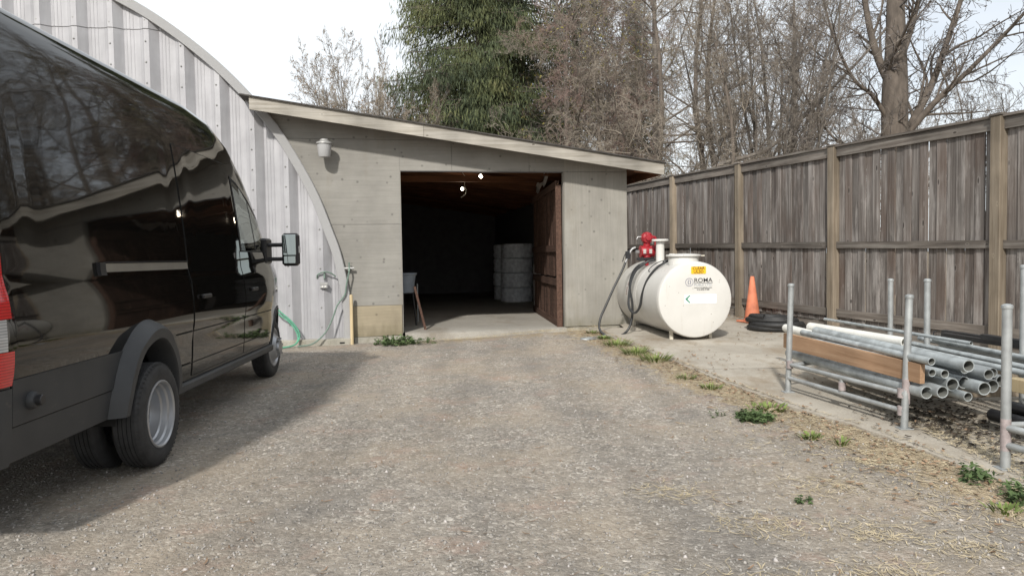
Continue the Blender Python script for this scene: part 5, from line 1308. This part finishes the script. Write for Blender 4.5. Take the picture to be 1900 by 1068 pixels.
weed((2.76, 4.42), 110, .17, .006, 'weed', 'weed_clump', 'bushy upright weed at the tip of the worn concrete edge', 7, .5)
weed((2.84, 4.05), 140, .17, .006, 'weed', 'weed_clump', 'upright weed at the right edge of the picture below the nearest rack', 8, .7)
weed((1.62, 4.10), 90, .05, .006, 'weed', 'weed_clump', 'small dull weed in the gravel at the lower right', 9, .8)
weed((2.62, 3.9), 40, .06, .008, 'grass', 'weed_clump', 'flat green weed just left of the lower right corner weeds', 19, 1.5)
for i, (x, y) in enumerate(((1.62, 9.7), (1.76, 9.1), (1.48, 10.5), (1.40, 11.3), (1.86, 7.9), (1.97, 7.35), (1.30, 12.0))):
    weed((x, y), 170 if i < 4 else 90, .15 if i < 3 else .08, .0045, 'grass', 'grass_tuft', ['green grass tuft at the pad edge below the near left foot of the tank', 'grass tuft just nearer than the tank feet along the pad edge', 'tall grass tuft at the pad edge left of the tank feet', 'grass tuft at the pad edge by the hose on the ground',
         'low mossy tuft along the pad edge halfway to the rack', 'low mossy tuft along the pad edge nearest the rack post', 'grass tuft at the right corner of the doorway threshold'][i], 40+i, 1.1, 'grass')
def strips(seed, n, fn, lr, wr, mat, name, lift=.004, curl=.3):
    r = random.Random(seed); v = []; f = []
    for i in range(n):
        x, y = fn(r); L = r.uniform(*lr); w = r.uniform(*wr); a = r.uniform(0, 6.28); z = gz(x, y)+lift+(.026 if x > edge_x(y)+.03 else 0)+.016*(noise.noise(Vector((x*.9, y*.9, 3)))+.35*noise.noise(Vector((x*3.1, y*3.1, 8)))) *(1 if x <= edge_x(y)+.03 else 0)
        dx, dy = math.cos(a), math.sin(a); b = len(v); bend = r.gauss(0, curl)*L
        for t in (-.5, 0, .5):
            cx, cy = x+dx*L*t-dy*bend*(t*t), y+dy*L*t+dx*bend*(t*t); zz_ = z+r.uniform(0, .35)*w+abs(t)*r.uniform(0, .012)
            ww = w*(.5 if t else 1)
            v += [(cx-dy*ww/2, cy+dx*ww/2, zz_), (cx+dy*ww/2, cy-dx*ww/2, zz_+w*.15)]
        f += [(b, b+1, b+3, b+2), (b+2, b+3, b+5, b+4)]
    me = bpy.data.meshes.new(name); me.from_pydata(v, [], f); me.materials.append(MT[mat]); return tag(link(name, me), kind='stuff')
def near_edge(r):
    y = 2.2+10*r.random()**1.2; return edge_x(y)-abs(r.gauss(0, .34))*(1.5 if y < 6 else .9)+.07, y
def clumps(r):
    c = [(1.28, 3.75), (.92, 4.3), (1.05, 3.05), (1.75, 3.6), (1.6, 3.1), (2.1, 3.4), (.55, 3.0), (1.9, 4.4), (2.4, 4.8), (1.4, 2.9)][r.randrange(10)]
    return c[0]+r.gauss(0, .13), c[1]+r.gauss(0, .10)
def at_sill(r):
    u = r.uniform(.6, 4.2); p = fw(u, -.18-abs(r.gauss(0, .2)), 0); return p.x, p.y
o = strips(1, 10000, near_edge, (.02, .09), (.0025, .007), 'straw', 'straw'); tag(o, 'dry straw and grass clippings scattered along the concrete edge', 'straw')
o = strips(2, 1700, clumps, (.02, .11), (.0025, .006), 'straw', 'straw'); tag(o, 'matted bits of straw in patches on the lower right gravel', 'straw')
o = strips(3, 1100, at_sill, (.03, .10), (.004, .012), 'straw', 'straw'); tag(o, 'dead grass litter along the doorway threshold and shed sill', 'straw')
o = strips(4, 1300, lambda r: (lambda q: (q[0]+.0, q[1]))(near_edge(r)), (.02, .05), (.012, .028), 'leaf_brown', 'dead_leaves', .008); tag(o, 'brown dead leaves caught along the pad edge', 'leaves')
o = strips(5, 230, lambda r: (lambda c: (c[0]+r.gauss(0, .35), c[1]+r.gauss(0, .5)))([(3.5, 10.9), (3.3, 6.0), (4.2, 11.4), (2.4, 9.0), (3.2, 8.0), (3.3, 5.2)][r.randrange(6)]), (.02, .06), (.012, .03), 'leaf_brown', 'dead_leaves', .006); tag(o, 'sparse brown leaves and twigs on the concrete pad', 'leaves')
o = strips(7, 1500, lambda r: (3.05+abs(r.gauss(0, .28)), 5.0+r.gauss(0, .55)), (.02, .08), (.003, .008), 'straw', 'straw', .005); tag(o, 'straw blown onto the concrete between the two racks', 'straw')
o = strips(8, 1000, lambda r: (3.45+r.gauss(0, .25), 5.75+r.gauss(0, .55)), (.015, .05), (.01, .03), 'rack_shade', 'shade_strips', .006); tag(o, 'dark litter strips that stand in for the shadow under the pipe rack', 'painted shade')  # dark strips put the rack's shadow on the slab by colour
o = strips(9, 420, lambda r: (lambda u: (FB.x+FD.x*u-.12-abs(r.gauss(0, .12)), FB.y+FD.y*u))(r.uniform(-3, 7.5)), (.03, .08), (.02, .04), 'leaf_brown', 'dead_leaves', .01); tag(o, 'dead leaves gathered along the foot of the fence', 'leaves')
o = strips(6, 700, lambda r: (r.uniform(-3, 1.6), 2.3+8.5*r.random()), (.02, .08), (.003, .010), 'leaf_brown', 'wood_bits', .004); tag(o, 'scattered twigs and bark bits on the gravel yard', 'twigs')
# loose stones: one mesh of small irregular octahedra
def stones(seed, n, fn, rr, mat, name, lab):
    g_ = np.random.default_rng(seed); P = fn(g_, n); x, y = P[:, 0], P[:, 1]
    ex = np.interp(y, [p[1] for p in EDGE][::-1], [p[0] for p in EDGE][::-1]); keep = x < ex+.02; x, y = x[keep], y[keep]; n = len(x)
    r_ = rr[0]+(rr[1]-rr[0])*g_.random(n)**3.0
    z = np.array([gz(a, b)+.016*(noise.noise(Vector((a*.9, b*.9, 3)))+.35*noise.noise(Vector((a*3.1, b*3.1, 8)))) for a, b in zip(x, y)])
    base_ = np.array([(1, 0, 0), (0, 1, 0), (-1, 0, 0), (0, -1, 0), (0, 0, .75), (0, 0, -.6)])
    a = g_.random(n)*6.28; V = base_[None]*r_[:, None, None]*(.65+.7*g_.random((n, 6, 1)))
    ca, sa = np.cos(a)[:, None], np.sin(a)[:, None]; X = V[..., 0]*ca-V[..., 1]*sa*.75; Yy = V[..., 0]*sa+V[..., 1]*ca*.75
    V = np.stack([X+x[:, None], Yy+y[:, None], V[..., 2]+z[:, None]+(r_*.12)[:, None]], -1).reshape(-1, 3)
    F = np.array([(0, 1, 4), (1, 2, 4), (2, 3, 4), (3, 0, 4), (1, 0, 5), (2, 1, 5), (3, 2, 5), (0, 3, 5)]); F = (F[None]+6*np.arange(n)[:, None, None]).reshape(-1, 3)
    me = bpy.data.meshes.new(name); me.vertices.add(len(V)); me.vertices.foreach_set('co', V.ravel()); me.loops.add(len(F)*3); me.loops.foreach_set('vertex_index', F.ravel())
    me.polygons.add(len(F)); me.polygons.foreach_set('loop_start', np.arange(0, len(F)*3, 3)); me.polygons.foreach_set('loop_total', np.full(len(F), 3)); me.update(); me.validate()
    me.materials.append(MT[mat]); o = link(name, me); tag(o, lab, 'gravel', kind='stuff')
def yard(g_, n):
    y = 2.0+9.8*g_.random(n)**1.9; return np.column_stack([(g_.random(n)*2-1)*np.maximum(1.8, y*.80), y])
stones(1, 48000, yard, (.0022, .013), 'stone', 'gravel', 'loose grey gravel lying over the packed yard')
stones(2, 900, yard, (.006, .017), 'cloth', 'pale_stones', 'scattered pale pebbles among the gravel')
